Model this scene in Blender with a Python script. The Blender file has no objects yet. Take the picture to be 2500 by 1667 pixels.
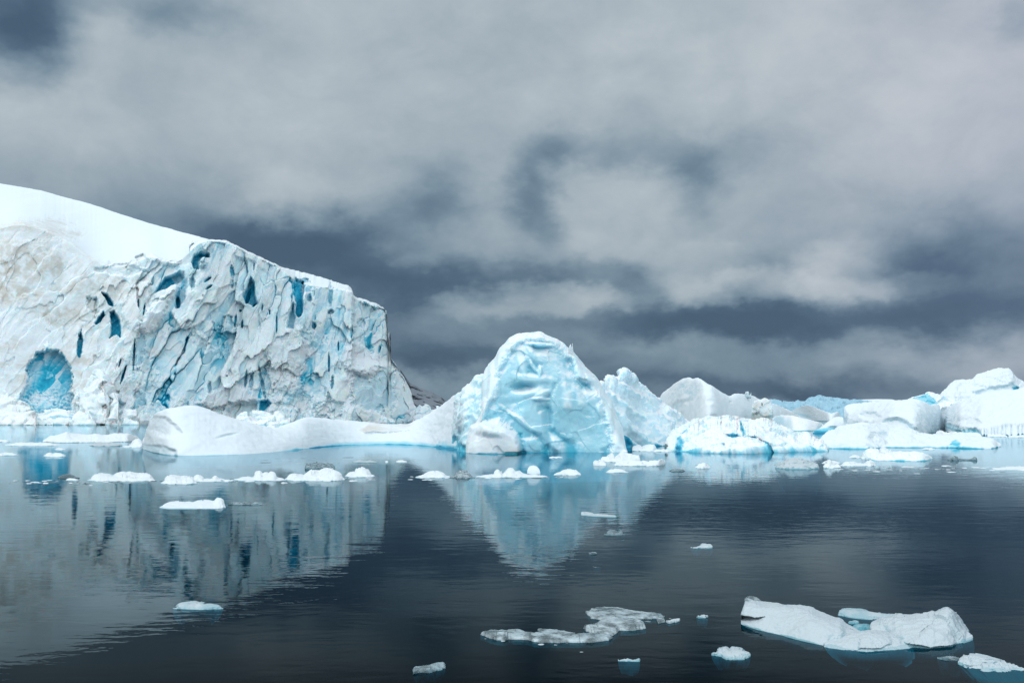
import bpy, math, random
import numpy as np
from math import radians, sin, cos, pi
random.seed(7)
scene = bpy.context.scene
COL = scene.collection

# ------------------------------------------------------------------ camera
HC = 4.5                      # eye height above the water (m)
FS = 2430.6                   # focal length in photograph pixels (35 mm lens)
CX, CY, YH = 1250.0, 833.5, 1017.0
PITCH = math.atan((YH - CY) / FS)
cam_d = bpy.data.cameras.new("camera"); cam_d.lens = 35.0; cam_d.sensor_width = 36.0
cam_d.clip_start = 0.1; cam_d.clip_end = 60000
cam = bpy.data.objects.new("camera", cam_d); COL.objects.link(cam)
cam.location = (0, 0, HC); cam.rotation_euler = (pi / 2 + PITCH, 0, 0)
scene.camera = cam
scene.view_settings.view_transform = 'Standard'; scene.view_settings.look = 'None'
scene.view_settings.exposure = 0.0; scene.view_settings.gamma = 1.0
scene.render.engine = 'CYCLES'
scene.cycles.max_bounces = 8; scene.cycles.transparent_max_bounces = 8
scene.cycles.caustics_reflective = False; scene.cycles.caustics_refractive = False

# sun: high, soft, behind thick cloud, from the left and slightly behind the bergs
SUN_EL, SUN_AZ = radians(54), radians(-88)       # azimuth measured from +Y towards +X
sd = bpy.data.lights.new("sun", 'SUN'); sd.energy = 1.15; sd.angle = radians(14); sd.color = (1.0, 0.97, 0.93)
so = bpy.data.objects.new("sun", sd); COL.objects.link(so)
dv = (sin(SUN_AZ) * cos(SUN_EL), cos(SUN_AZ) * cos(SUN_EL), sin(SUN_EL))
import mathutils
so.rotation_euler = mathutils.Vector(dv).to_track_quat('Z', 'Y').to_euler()

# ------------------------------------------------------------------ node helpers
class NT:
    def __init__(s, tree): s.t = tree; s.n = tree.nodes; s.l = tree.links
    def new(s, typ, **kw):
        n = s.n.new(typ)
        for k, v in kw.items(): setattr(n, k, v)
        return n
    def put(s, sock, v):
        if hasattr(v, 'is_output'): s.l.new(v, sock)
        elif v is not None: sock.default_value = v
    def math(s, op, a, b=None, c=None, clamp=False):
        n = s.new('ShaderNodeMath', operation=op); n.use_clamp = clamp
        s.put(n.inputs[0], a); s.put(n.inputs[1], b); s.put(n.inputs[2], c); return n.outputs[0]
    def vmath(s, op, a, b=None, out=0):
        n = s.new('ShaderNodeVectorMath', operation=op)
        s.put(n.inputs[0], a)
        if b is not None: s.put(n.inputs['Scale'] if op == 'SCALE' else n.inputs[1], b)
        return n.outputs['Value'] if op in ('DISTANCE', 'LENGTH', 'DOT_PRODUCT') else n.outputs[0]
    def mrange(s, v, a, b, c=0.0, d=1.0, mode='SMOOTHSTEP'):
        n = s.new('ShaderNodeMapRange', interpolation_type=mode)
        for i, x in enumerate((v, a, b, c, d)): s.put(n.inputs[i], x)
        return n.outputs[0]
    def noise(s, vec, scale, detail=4, rough=0.5, dist=0.0, ntype='FBM', lac=2.0):
        n = s.new('ShaderNodeTexNoise'); n.noise_dimensions = '3D'
        try: n.noise_type = ntype
        except Exception: pass
        s.put(n.inputs['Vector'], vec); n.inputs['Scale'].default_value = scale
        n.inputs['Detail'].default_value = detail; n.inputs['Roughness'].default_value = rough
        n.inputs['Distortion'].default_value = dist; n.inputs['Lacunarity'].default_value = lac
        return n
    def mix(s, f, a, b, blend='MIX'):
        n = s.new('ShaderNodeMix', data_type='RGBA', blend_type=blend)
        s.put(n.inputs[0], f); s.put(n.inputs[6], a); s.put(n.inputs[7], b); return n.outputs[2]
    def ramp(s, f, stops, mode='LINEAR'):
        n = s.new('ShaderNodeValToRGB'); cr = n.color_ramp; cr.interpolation = mode
        while len(cr.elements) < len(stops): cr.elements.new(0.5)
        for e, (p, c) in zip(cr.elements, stops): e.position = p; e.color = (*c, 1)
        s.put(n.inputs[0], f); return n.outputs[0]
    def sep(s, v):
        n = s.new('ShaderNodeSeparateXYZ'); s.put(n.inputs[0], v); return n.outputs
    def comb(s, x, y, z):
        n = s.new('ShaderNodeCombineXYZ')
        for i, v in enumerate((x, y, z)): s.put(n.inputs[i], v)
        return n.outputs[0]

def lin(h):
    h = h.lstrip('#'); o = []
    for i in (0, 2, 4):
        c = int(h[i:i + 2], 16) / 255; o.append(c / 12.92 if c <= .04045 else ((c + .055) / 1.055) ** 2.4)
    return tuple(o)

# ------------------------------------------------------------------ camera rays (used to place real geometry at real distances)
def ray(X, Y):
    X = np.asarray(X, float); Y = np.asarray(Y, float)
    rx = X - CX; v = CY - Y; cp, sp = cos(PITCH), sin(PITCH)
    return rx, FS * cp - v * sp, FS * sp + v * cp
def water_depth(X, Y):
    rx, ry, rz = ray(X, Y); return HC * ry / np.maximum(-rz, 1e-3)
def pos(X, Y, d):
    rx, ry, rz = ray(X, Y); t = d / ry
    return np.stack([rx * t, ry * t, HC + rz * t], -1)

# ------------------------------------------------------------------ world: overcast sky, clouds as soft masses by azimuth and elevation
w = bpy.data.worlds.new("World"); scene.world = w; w.use_nodes = True
T = NT(w.node_tree); T.n.clear()
tc = T.new('ShaderNodeTexCoord').outputs['Generated']
x, y, z = T.sep(tc)
az = T.math('ARCTAN2', x, y); el = T.math('ARCSINE', z)
# wispy warp of the direction, stretched sideways low down
pw = T.comb(T.math('MULTIPLY', x, 1.0), y, T.math('MULTIPLY', z, 1.55))
n1 = T.noise(pw, 5.5, 5, 0.55); n2 = T.noise(T.vmath('ADD', pw, (3.1, 1.7, 9.2)), 16, 4, 0.55)
def warp(no, amp):
    return T.vmath('MULTIPLY', T.vmath('SUBTRACT', no.outputs['Color'], (.5, .5, .5)), amp)
uv = T.comb(az, T.math('MULTIPLY', el, 1.0), 0.0)
uv = T.vmath('ADD', uv, warp(n1, (0.085, 0.06, 0))); n2b = T.noise(T.vmath('ADD', pw, (5.7, 0.3, 2.2)), 44, 4, 0.6)
uv = T.vmath('ADD', T.vmath('ADD', uv, warp(n2b, (0.018, 0.014, 0))), warp(n2, (0.055, 0.045, 0)))
SKY = [  # display px (2352 wide) x, y, radius x, radius y, strength (+ light, - dark)
 (30,50,130,105,-.60),(20,10,110,110,-.18),(350,10,160,42,-.30),(180,60,70,60,.12),
 (0,210,260,110,.10),(330,180,130,80,-.03),(480,60,190,60,-.06),(700,240,330,170,.06),
 (330,200,90,60,-.08),(50,390,200,70,.0),(300,430,240,90,-.06),(540,560,150,60,-.20),(620,430,150,90,.10),
 (430,480,90,50,-.10),(700,470,120,80,.10),(250,540,200,60,-.15),
 (745,555,150,75,-.42),(600,560,120,60,-.2),(830,620,170,80,-.22),(860,500,80,50,-.12),(1010,440,90,60,-.22),(990,500,120,60,-.10),
 (1120,430,70,110,.06),(1260,360,75,80,-.22),(1215,485,58,85,-.34),(1330,330,90,45,-.20),(1470,300,80,60,-.16),
 (1560,400,75,75,-.30),(1450,350,50,40,-.08),(1400,480,150,120,.17),(1640,350,150,50,-.08),(1750,340,170,40,-.10),
 (1800,440,300,100,.05),(1650,500,130,80,.05),(2200,330,300,140,.08),(2050,150,450,200,.10),(1450,120,380,150,.07),
 (1150,560,200,60,.06),(1000,600,170,50,.02),(900,570,60,60,.12),(1400,600,220,50,.06),
 (1130,650,240,42,-.26),(1370,640,120,36,-.12),(1480,660,90,50,-.22),(900,680,150,60,-.22),(900,760,120,60,-.08),
 (1220,692,240,34,.20),(1380,670,100,40,.12),(1000,725,150,30,.10),
 (1600,610,110,60,.14),(1700,655,200,40,.17),(1560,690,90,30,.10),(1930,620,110,70,.24),(1840,600,50,40,.10),(1950,680,90,40,.12),(2050,640,120,30,.08),
 (2000,580,120,30,-.06),(2250,620,260,110,-.20),(2300,700,200,60,-.06),(2150,560,140,60,-.12),(1750,590,80,25,-.06),
 (1720,715,230,48,-.30),(1480,745,220,40,-.20),(2100,745,330,50,-.18),(1150,740,100,30,-.08),
 (1080,790,260,30,-.14),(1080,830,260,26,-.20),(930,820,90,30,-.10),(1500,790,260,26,.10),(1150,775,180,18,.08),(1000,880,180,40,.12),
 (1650,770,200,35,-.10),(1400,840,200,40,-.02),(1850,830,350,45,.06),(2200,820,260,60,.22),(2330,800,120,80,.12),
 (1700,905,250,26,-.16),(1830,912,70,14,-.18),(1500,880,200,30,-.06),(2050,880,160,30,-.10),(2340,20,40,50,-.2),
]
SC = 2500 / 2352
def uvof(X, Y):
    rx, ry, rz = ray(X, Y); L = math.sqrt(rx * rx + ry * ry + rz * rz)
    return math.atan2(rx, ry), math.asin(rz / L)
# base: bright up high, darker towards the horizon
base = T.mrange(el, -0.02, 0.33, 0.29, 0.84, 'SMOOTHSTEP')
acc = base
for (X, Y, rx_, ry_, a) in SKY:
    u0, v0 = uvof(X * SC, Y * SC)
    fx, fy = FS / (rx_ * SC * 1.75), FS / (ry_ * SC * 1.75)
    sharp = (X, Y) in ((1400,480),(1930,620),(1700,655),(1220,692),(1600,610),(2050,640),(1380,670),(700,470),(1400,600))
    p = T.vmath('MULTIPLY', T.vmath('SUBTRACT', uv, (float(u0), float(v0), 0)), (fx, fy, 0))
    dd = T.vmath('LENGTH', p)
    acc = T.math('ADD', acc, T.mrange(dd, 0.80 if sharp else 1.0, 0.38 if sharp else 0.0, 0.0, float(a) * 1.12))
n3 = T.noise(pw, 9, 7, 0.6, 0.4).outputs[0]; n4 = T.noise(T.vmath('ADD', pw, (7, 2, 1)), 2.6, 4, 0.5).outputs[0]
acc = T.math('ADD', acc, T.math('MULTIPLY', T.math('SUBTRACT', n3, 0.5), 0.34))
acc = T.math('ADD', acc, T.math('MULTIPLY', T.math('SUBTRACT', n4, 0.5), 0.18))
n5 = T.noise(T.vmath('ADD', pw, (1, 8, 3)), 26, 6, 0.65, 0.6).outputs[0]
acc = T.math('ADD', acc, T.math('MULTIPLY', T.math('SUBTRACT', n5, 0.5), 0.13))
n6 = T.noise(T.vmath('ADD', pw, (2, 4, 6)), 7.5, 5, 0.55, 0.3).outputs[0]
bil = T.math('ABSOLUTE', T.math('SUBTRACT', n6, 0.5))
acc = T.math('ADD', acc, T.math('MULTIPLY', T.math('SUBTRACT', bil, 0.08), T.mrange(el, 0.02, 0.16, 0.4, 0.45)))
cloud = T.ramp(T.math('MULTIPLY', acc, .84), [(0.0, lin('485e73')), (0.14, lin('536a7f')), (0.35, lin('778d9d')), (0.57, lin('9aaab5')), (0.80, lin('b7c2c9')), (1.0, lin('ccd2d5'))])
# lilac cast to the right, a little greener in the middle
cloud = T.mix(T.mrange(az, 0.15, 0.55, 0.0, 0.6), cloud, (1.06, 0.97, 1.05, 1), 'MULTIPLY')
# brighter cover overhead and behind the viewer
up = T.mrange(el, 0.42, 1.15, 0.0, 1.0); beh = T.mrange(y, 0.45, -0.5, 0.0, 1.0)
br = T.math('MAXIMUM', up, T.math('MULTIPLY', beh, T.mrange(el, -0.05, 0.3, 0.45, 1.0)))
cloud = T.mix(br, cloud, (0.70, 0.83, 0.91, 1))
cloud = T.mix(T.math('MULTIPLY', beh, T.mrange(el, -0.02, 0.2)), cloud, (1.32, 1.54, 1.64, 1))
sky = T.new('ShaderNodeTexSky', sky_type='NISHITA'); sky.sun_disc = False
sky.sun_elevation = SUN_EL; sky.sun_rotation = SUN_AZ
bg1 = T.new('ShaderNodeBackground'); T.put(bg1.inputs[0], sky.outputs[0]); bg1.inputs[1].default_value = 0.06
bg2 = T.new('ShaderNodeBackground'); T.put(bg2.inputs[0], cloud); bg2.inputs[1].default_value = 1.0
ms = T.new('ShaderNodeMixShader'); ms.inputs[0].default_value = 0.95
T.l.new(bg1.outputs[0], ms.inputs[1]); T.l.new(bg2.outputs[0], ms.inputs[2])
wo = T.new('ShaderNodeOutputWorld'); T.l.new(ms.outputs[0], wo.inputs[0])
w.cycles.sampling_method = 'MANUAL'; w.cycles.sample_map_resolution = 512

# ------------------------------------------------------------------ numpy noise
_rng = np.random.RandomState(11)
PERM = _rng.permutation(1024).astype(np.int64); PERM = np.concatenate([PERM, PERM, PERM])
GR = _rng.normal(size=(1024, 3)); GR /= np.linalg.norm(GR, axis=1)[:, None]; GR = GR.astype(np.float32)
RV = _rng.rand(1024, 6).astype(np.float32)
def _h(i, j, k): return PERM[PERM[PERM[i & 1023] + (j & 1023)] + (k & 1023)]
def perlin(p):
    i = np.floor(p).astype(np.int64); f = (p - i).astype(np.float32); u = f * f * f * (f * (f * 6 - 15) + 10)
    out = 0
    for a in (0, 1):
        wa = u[..., 0] if a else 1 - u[..., 0]
        for b in (0, 1):
            wb = u[..., 1] if b else 1 - u[..., 1]
            for c in (0, 1):
                wc = u[..., 2] if c else 1 - u[..., 2]
                g = GR[_h(i[..., 0] + a, i[..., 1] + b, i[..., 2] + c)]
                out = out + wa * wb * wc * (g[..., 0] * (f[..., 0] - a) + g[..., 1] * (f[..., 1] - b) + g[..., 2] * (f[..., 2] - c))
    return out * 1.5
def fbm(p, oct=4, rough=0.5, ridged=False):
    a, s, o, t = 1.0, 1.0, 0, 0
    for k in range(oct):
        v = perlin(p * s + k * 17.3)
        if ridged: v = 1 - 2 * np.abs(v)
        o = o + a * v; t += a; a *= rough; s *= 2.03
    return o / t
def worley(p, tilt=1.0):
    """returns (facet offset of nearest cell, distance to border)"""
    i = np.floor(p).astype(np.int64)
    f1 = np.full(p.shape[:-1], 9.0, np.float32); f2 = f1.copy(); val = np.zeros_like(f1)
    for a in (-1, 0, 1):
        for b in (-1, 0, 1):
            for c in (-1, 0, 1):
                q = i + np.array([a, b, c]); h = _h(q[..., 0], q[..., 1], q[..., 2])
                r = RV[h]; dv_ = (p - q - r[..., :3]).astype(np.float32); d = (dv_ ** 2).sum(-1)
                g = GR[(h * 7 + 3) & 1023]
                v = (r[..., 3] - .5) + tilt * (g * dv_).sum(-1)
                n = d < f1
                f2 = np.where(n, f1, np.minimum(f2, d)); val = np.where(n, v, val); f1 = np.where(n, d, f1)
    return val, np.sqrt(f2) - np.sqrt(f1)
def sstep(a, b, v):
    t = np.clip((v - a) / (b - a), 0, 1); return t * t * (3 - 2 * t)
def poly_sd(X, Y, poly):
    """signed distance in px to a polygon, negative inside"""
    P = np.array(poly, float); n = len(P); d = np.full(X.shape, 1e9); inside = np.zeros(X.shape, bool)
    for k in range(n):
        x0, y0 = P[k]; x1, y1 = P[(k + 1) % n]; ex, ey = x1 - x0, y1 - y0
        t = np.clip(((X - x0) * ex + (Y - y0) * ey) / (ex * ex + ey * ey + 1e-9), 0, 1)
        d = np.minimum(d, (X - x0 - t * ex) ** 2 + (Y - y0 - t * ey) ** 2)
        c = ((y0 > Y) != (y1 > Y)) & (X < ex * (Y - y0) / (ey if abs(ey) > 1e-9 else 1e-9) + x0)
        inside ^= c
    d = np.sqrt(d); return np.where(inside, -d, d)

# ------------------------------------------------------------------ materials
def ice_material(name, white, blue, snow_from=0.55, scale=1.0, rough=0.45, bump=1.0, snow=(0.76, 0.80, 0.83), sss=0.0, streak=0.5, trans=0.0):
    m = bpy.data.materials.new(name); m.use_nodes = True; N = NT(m.node_tree); N.n.clear()
    geo = N.new('ShaderNodeNewGeometry'); P = N.new('ShaderNodeTexCoord').outputs['Object']; P = geo.outputs['Position']
    at = N.new('ShaderNodeAttribute', attribute_name='tint'); tr, tg, tb = N.sep(at.outputs['Color'])
    ta = at.outputs['Alpha']
    a = N.noise(P, 0.35 * scale, 6, 0.6, 0.6).outputs[0]; b = N.noise(P, 2.2 * scale, 5, 0.65).outputs[0]
    nz = N.sep(geo.outputs['Normal'])[2]
    # blue amount: intrinsic mask, broken up by patches of denser ice
    blu = N.math('ADD', tr, N.math('MULTIPLY', N.math('SUBTRACT', a, 0.5), 0.55 * streak))
    blu = N.math('ADD', blu, N.math('MULTIPLY', N.math('SUBTRACT', b, 0.5), 0.35 * streak), clamp=True)
    mid = tuple(white[i] * 0.42 + blue[i] * 0.58 for i in range(3))
    dk = (blue[0] * .3, blue[1] * .5, blue[2] * .62)
    c = N.ramp(blu, [(0.0, white), (0.28, tuple(white[i] * .72 + blue[i] * .28 for i in range(3))), (0.55, mid), (0.8, blue), (1.0, dk)])
    # snow dust lying on upward faces and where the mask asks
    sn = N.math('ADD', nz, N.math('MULTIPLY', N.math('SUBTRACT', b, 0.5), 0.5))
    sn = N.mrange(sn, snow_from - 0.16, snow_from + 0.16)
    sn = N.math('MULTIPLY', sn, N.math('SUBTRACT', 1.0, N.mrange(tr, 0.45, 0.8)))
    sn = N.math('MAXIMUM', sn, tb)
    c = N.mix(sn, c, (*snow, 1))
    # rock dust in the dirty ice
    dn = N.noise(N.vmath('MULTIPLY', P, (1, 1, 2.2)), 0.22 * scale, 7, 0.7, 1.0).outputs[0]
    dm = N.math('MULTIPLY', tg, N.mrange(dn, 0.36, 0.62), clamp=True)
    c = N.mix(dm, c, (0.50, 0.44, 0.37, 1))
    pr = N.new('ShaderNodeBsdfPrincipled')
    N.put(pr.inputs['Base Color'], c); pr.inputs['Roughness'].default_value = rough
    pr.inputs['IOR'].default_value = 1.31; pr.inputs['Specular IOR Level'].default_value = 0.35
    if sss > 0:
        pr.inputs['Subsurface Weight'].default_value = 0.6; pr.inputs['Subsurface Radius'].default_value = (0.25, 0.75, 1.0)
        pr.inputs['Subsurface Scale'].default_value = sss
    bn = N.math('ADD', N.math('MULTIPLY', N.noise(P, 1.6 * scale, 7, 0.65, 0.4).outputs[0], 1.0),
                N.math('MULTIPLY', N.noise(P, 9 * scale, 4, 0.6).outputs[0], 0.22))
    bp = N.new('ShaderNodeBump'); bp.inputs['Strength'].default_value = min(1.0, bump); bp.inputs['Distance'].default_value = 0.35 / scale
    N.put(bp.inputs['Height'], bn); N.l.new(bp.outputs[0], pr.inputs['Normal'])
    o = N.new('ShaderNodeOutputMaterial')
    if trans > 0:
        tp = N.new('ShaderNodeBsdfTransparent'); tp.inputs[0].default_value = (0.55, 0.72, 0.75, 1)
        mx = N.new('ShaderNodeMixShader')
        N.put(mx.inputs[0], N.math('MULTIPLY', N.mrange(N.noise(P, 1.4 * scale, 5, 0.6).outputs[0], 0.35, 0.65), trans))
        N.l.new(pr.outputs[0], mx.inputs[1]); N.l.new(tp.outputs[0], mx.inputs[2]); N.l.new(mx.outputs[0], o.inputs[0])
    else: N.l.new(pr.outputs[0], o.inputs[0])
    return m
BLUE = (0.03, 0.33, 0.50)
M_GLACIER = ice_material('glacier_ice', (0.87, 0.955, 0.985), (0.03, 0.48, 0.66), 0.36, 0.10, 0.6, 0.2, streak=0.42, sss=3.0)
M_SNOW = ice_material('packed_snow', (0.68, 0.79, 0.85), (0.10, 0.50, 0.64), 0.25, 0.4, 0.7, 0.15, streak=0.24, snow=(0.69, 0.74, 0.78))
M_BERG = ice_material('berg_ice', (0.68, 0.82, 0.88), (0.05, 0.46, 0.62), 0.55, 0.45, 0.4, 0.15, streak=0.40, sss=1.2)
M_HERO = ice_material('blue_berg_ice', (0.60, 0.80, 0.87), (0.05, 0.46, 0.62), 0.60, 0.35, 0.35, 0.12, streak=0.25, sss=1.2)
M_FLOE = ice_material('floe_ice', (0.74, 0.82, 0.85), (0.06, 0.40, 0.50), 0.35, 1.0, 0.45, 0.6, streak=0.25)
M_NEAR = ice_material('dimmed_wet_floe_ice', (0.42, 0.49, 0.52), (0.10, 0.30, 0.36), 0.75, 2.5, 0.30, 0.12, streak=0.55, snow=(0.47, 0.52, 0.55))  # frame-edge dimming put into the base tones, besides the ice being wet
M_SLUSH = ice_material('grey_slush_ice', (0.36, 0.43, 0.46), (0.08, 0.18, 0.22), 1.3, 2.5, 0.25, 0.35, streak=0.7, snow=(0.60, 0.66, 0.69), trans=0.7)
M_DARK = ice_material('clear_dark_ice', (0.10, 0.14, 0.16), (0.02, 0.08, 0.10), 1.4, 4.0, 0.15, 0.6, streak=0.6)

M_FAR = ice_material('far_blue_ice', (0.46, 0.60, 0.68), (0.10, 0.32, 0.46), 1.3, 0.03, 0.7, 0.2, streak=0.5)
def rock_material():
    m = bpy.data.materials.new('hazed_snowy_rock'); m.use_nodes = True; N = NT(m.node_tree); N.n.clear()
    geo = N.new('ShaderNodeNewGeometry'); P = geo.outputs['Position']; nz = N.sep(geo.outputs['Normal'])[2]
    a = N.noise(P, 0.012, 7, 0.65, 0.8).outputs[0]
    s = N.mrange(N.math('ADD', N.math('MULTIPLY', nz, 0.6), a), 0.78, 0.98)
    c = N.mix(s, (0.028, 0.036, 0.050, 1), (0.14, 0.16, 0.19, 1))  # blue cast of distance haze put into the rock and snow tones
    pr = N.new('ShaderNodeBsdfPrincipled'); N.put(pr.inputs['Base Color'], c); pr.inputs['Roughness'].default_value = 0.9
    o = N.new('ShaderNodeOutputMaterial'); N.l.new(pr.outputs[0], o.inputs[0]); return m
M_ROCK = rock_material()

# ------------------------------------------------------------------ mesh building
def mesh_from_grid(name, V, tint, mat, mask=None, caps=True):
    """V: (nr, nc, 3) grid. mask: (nr-1, nc-1) faces kept."""
    nr, nc = V.shape[:2]
    idx = np.arange(nr * nc).reshape(nr, nc)
    q = np.stack([idx[:-1, :-1], idx[:-1, 1:], idx[1:, 1:], idx[1:, :-1]], -1)
    q = q[mask] if mask is not None else q.reshape(-1, 4)
    used = np.unique(q); remap = np.full(nr * nc, -1); remap[used] = np.arange(len(used))
    verts = V.reshape(-1, 3)[used]; tn = tint.reshape(-1, 4)[used]; q = remap[q]
    loops = q.ravel(); nf = len(q); starts = np.arange(nf) * 4; tot = np.full(nf, 4)
    if caps:
        extra = []
        for c in (0, nc - 1):
            ring = remap[idx[:, c]]; ring = ring[ring >= 0]
            if len(ring) > 3: extra.append(ring if c == 0 else ring[::-1])
        for r_ in extra:
            starts = np.append(starts, len(loops)); tot = np.append(tot, len(r_)); loops = np.append(loops, r_)
    me = bpy.data.meshes.new(name)
    me.vertices.add(len(verts)); me.vertices.foreach_set('co', verts.astype(np.float32).ravel())
    me.loops.add(len(loops)); me.loops.foreach_set('vertex_index', loops.astype(np.int32))
    me.polygons.add(len(starts)); me.polygons.foreach_set('loop_start', starts.astype(np.int32))
    me.polygons.foreach_set('loop_total', tot.astype(np.int32))
    me.polygons.foreach_set('use_smooth', np.ones(len(starts), bool))
    me.update(calc_edges=True); me.validate()
    at = me.color_attributes.new('tint', 'FLOAT_COLOR', 'POINT')
    if len(at.data) == len(tn): at.data.foreach_set('color', tn.astype(np.float32).ravel())
    me.materials.append(mat)
    return me

def link(name, me, parent=None, label=None, cat=None, group=None, kind=None):
    o = bpy.data.objects.new(name, me); COL.objects.link(o)
    if parent: o.parent = parent
    if label: o['label'] = label
    if cat: o['category'] = cat
    if group: o['group'] = group
    if kind: o['kind'] = kind
    return o
def root(name, label, cat, group=None):
    return link(name, None, None, label, cat, group)

def interp(poly, X):
    P = np.array(sorted(poly), float); return np.interp(X, P[:, 0], P[:, 1])
def smooth1(a, k):
    if k < 1: return a
    ker = np.hanning(2 * k + 3)[1:-1]; ker /= ker.sum(); p = np.pad(a, k, mode='edge')
    return np.convolve(p, ker, 'valid')

def berg(name, top, bas, D, mat, circ=0.7, px=1.3, nt=60, nb=14, under=0.6, foot=0.5, back=1.0, amp=0.0, nsc=0.3,
         facet=0.0, fsc=0.3, fine=0.0, feats=(), tint=(0.1, 0, 0), edge=1.0, sil=0.0, smooth=2.0, basecyan=0.0,
         zmin=0.03, dep=None, colfn=None, seed=0.0, parent=None, rim=0.0, **tags):
    """An ice body whose front waterline and ridge follow two lines seen in the photograph; it has a ridge D metres behind
    its waterline, a rounded back and a foot under the water."""
    x0 = min(min(p[0] for p in top), min(p[0] for p in bas)); x1 = max(max(p[0] for p in top), max(p[0] for p in bas))
    nx = max(14, int((x1 - x0) / px)); X = np.linspace(x0, x1, nx)
    yt, yb = interp(top, X), interp(bas, X)
    k = int(smooth * 2); yt = smooth1(yt, k); yb = smooth1(yb, int(k * 4 * min(1, nx / 120)))
    e = np.clip(np.minimum(X - x0, x1 - X) / ((x1 - x0) * 0.5), 0, 1)
    if sil > 0:
        pp = np.stack([X * 0.05 + seed, X * 0 + 3.3, X * 0 + seed], -1)
        yt = yt + sil * (fbm(pp, 5, 0.6) * 2.0) * np.minimum(1, e * 8)
    yt = np.minimum(yt, yb - 0.4)
    d0 = water_depth(X, yb) if dep is None else np.full(nx, float(dep))
    tap = np.sqrt(np.clip(1 - (1 - np.clip(e * edge, 0, 1)) ** 2, 0, 1)) * 0.92 + 0.08
    Dx = D * tap
    # ridge height must stay above water
    rx, ry, rz = ray(X, yt); slope = rz / ry
    dmax = np.where(slope < -1e-5, (HC - zmin) / np.maximum(-slope, 1e-6), 1e9)
    if dep is not None: dmax = dmax * 0 + 1e9
    dr = np.minimum(d0 + Dx, np.maximum(dmax, d0 + 0.02))
    t = np.linspace(0, 1, nt); s = np.sin(t * pi / 2) ** 0.9
    g = (1 - circ) * s + circ * (1 - np.sqrt(np.clip(1 - s ** 2, 0, 1)))
    Yg = yb[None, :] + (yt - yb)[None, :] * s[:, None]
    Dg = d0[None, :] + (dr - d0)[None, :] * g[:, None]
    F = pos(np.broadcast_to(X, Yg.shape), Yg, Dg)
    # heights of very low floes: never dip under the waterline
    # under-water foot
    fu = np.linspace(1, 0, 5)[:-1]; big = (max(f_[1] for f_ in foot) if isinstance(foot, list) else foot) > 2
    footv = (interp(foot, X) if isinstance(foot, list) else np.full(nx, float(foot)))[:, None]
    top0 = F[0]; dirn = np.array([0, -1.0, 0])
    U = np.stack([top0 + dirn * (footv * sin(a * pi / 2) - (0 if big else 1.0) * a * a * np.maximum(dr - d0, .1)[:, None] * .8) + np.array([0, 0, -1.0]) * under * a for a in fu])
    ridge = F[-1]
    ph = np.linspace(0, pi / 2, nb + 1)[1:]
    zb = F[0, :, 2] * (dep is not None)
    zr = np.maximum(ridge[:, 2], zmin)
    Db = (dr - d0) * back + 0.15
    B = np.stack([np.stack([ridge[:, 0] * (1 + Db * sin(a) / ridge[:, 1]), ridge[:, 1] + Db * sin(a), zb + (zr - zb) * cos(a) - under * (1 - cos(a))], -1) for a in ph])
    V = np.concatenate([U, F, B]).astype(np.float64)
    nr = len(V); nU = len(U)
    Xg = np.concatenate([np.broadcast_to(X, (nU, nx)), np.broadcast_to(X, (nt, nx)), np.broadcast_to(X, (len(B), nx))])
    YY = np.concatenate([np.broadcast_to(yb, (nU, nx)), Yg, np.broadcast_to(yt, (len(B), nx))])
    fr = np.concatenate([np.ones(nU), np.ones(nt), np.zeros(len(B))])[:, None] * np.ones(nx)
    if dep is None:      # keel narrows under the water
        a_ = np.clip(-V[..., 2] / under, 0, 1); xm = V[..., 0].mean(); V[..., 0] += (xm - V[..., 0]) * (.06 if big else .35) * a_ ** (.5 if big else 2)
    H = np.maximum(zr - zb, 0.05)[None, :]
    # normals
    du = np.gradient(V, axis=1); dv_ = np.gradient(V, axis=0)
    Nn = np.cross(du, dv_); L = np.linalg.norm(Nn, axis=-1, keepdims=True); Nn = Nn / np.maximum(L, 1e-9)
    # du to the right, dv up -> normal toward the viewer (-y)
    edgef = np.minimum(1, e * 10)[None, :]
    P = V + seed * 3.7
    disp = np.zeros(V.shape[:2])
    if amp: disp += amp * fbm(P * nsc, 5, 0.5)
    if rim: disp += rim * fbm(P * nsc * 3.1 + 9, 3, 0.5, True)
    if facet:
        wv, wb = worley(P * fsc + 0.35 * np.stack([perlin(P * fsc * 1.3 + k) for k in (1, 5, 9)], -1)); disp += facet * wv
    if fine: disp += fine * fbm(P * nsc * 8 + 4, 4, 0.6)
    disp = disp * edgef
    limit = 0.55 * np.minimum(H, 1e9); disp = np.clip(disp, -limit, limit)
    tn = np.zeros(V.shape[:2] + (4,)); tn[..., :3] = tint; tn[..., 3] = 1
    wob = fbm(np.stack([Xg * 0.03, YY * 0.03, Xg * 0 + seed], -1), 4, 0.6)
    push = np.zeros(V.shape[:2])
    for f in feats:
        kind = f[0]
        if kind == 'e':
            _, cx_, cy_, rx_, ry_, an, dep, bl, di, sn, soft = f
            ca, sa = cos(radians(an)), sin(radians(an)); ax = (Xg - cx_) * ca + (YY - cy_) * sa; ay = -(Xg - cx_) * sa + (YY - cy_) * ca
            q = np.sqrt((ax / rx_) ** 2 + (ay / ry_) ** 2) + wob * 0.35; m = sstep(1 + soft, 1 - soft, q)
        else:
            _, poly, dep, bl, di, sn, soft = f
            q = poly_sd(Xg, YY, poly) + wob * soft * 1.2; m = sstep(soft, -soft, q)
        m = m * fr; push += m * dep
        tn[..., 0] += m * bl; tn[..., 1] += m * di; tn[..., 2] += m * sn
    if basecyan:
        zc = V[..., 2]; hh = basecyan if basecyan > 0 else 1
        tn[..., 0] += sstep(hh, 0, zc + hh * 0.5 * wob) * 0.45
    below = V[..., 2] < 0.02
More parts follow.
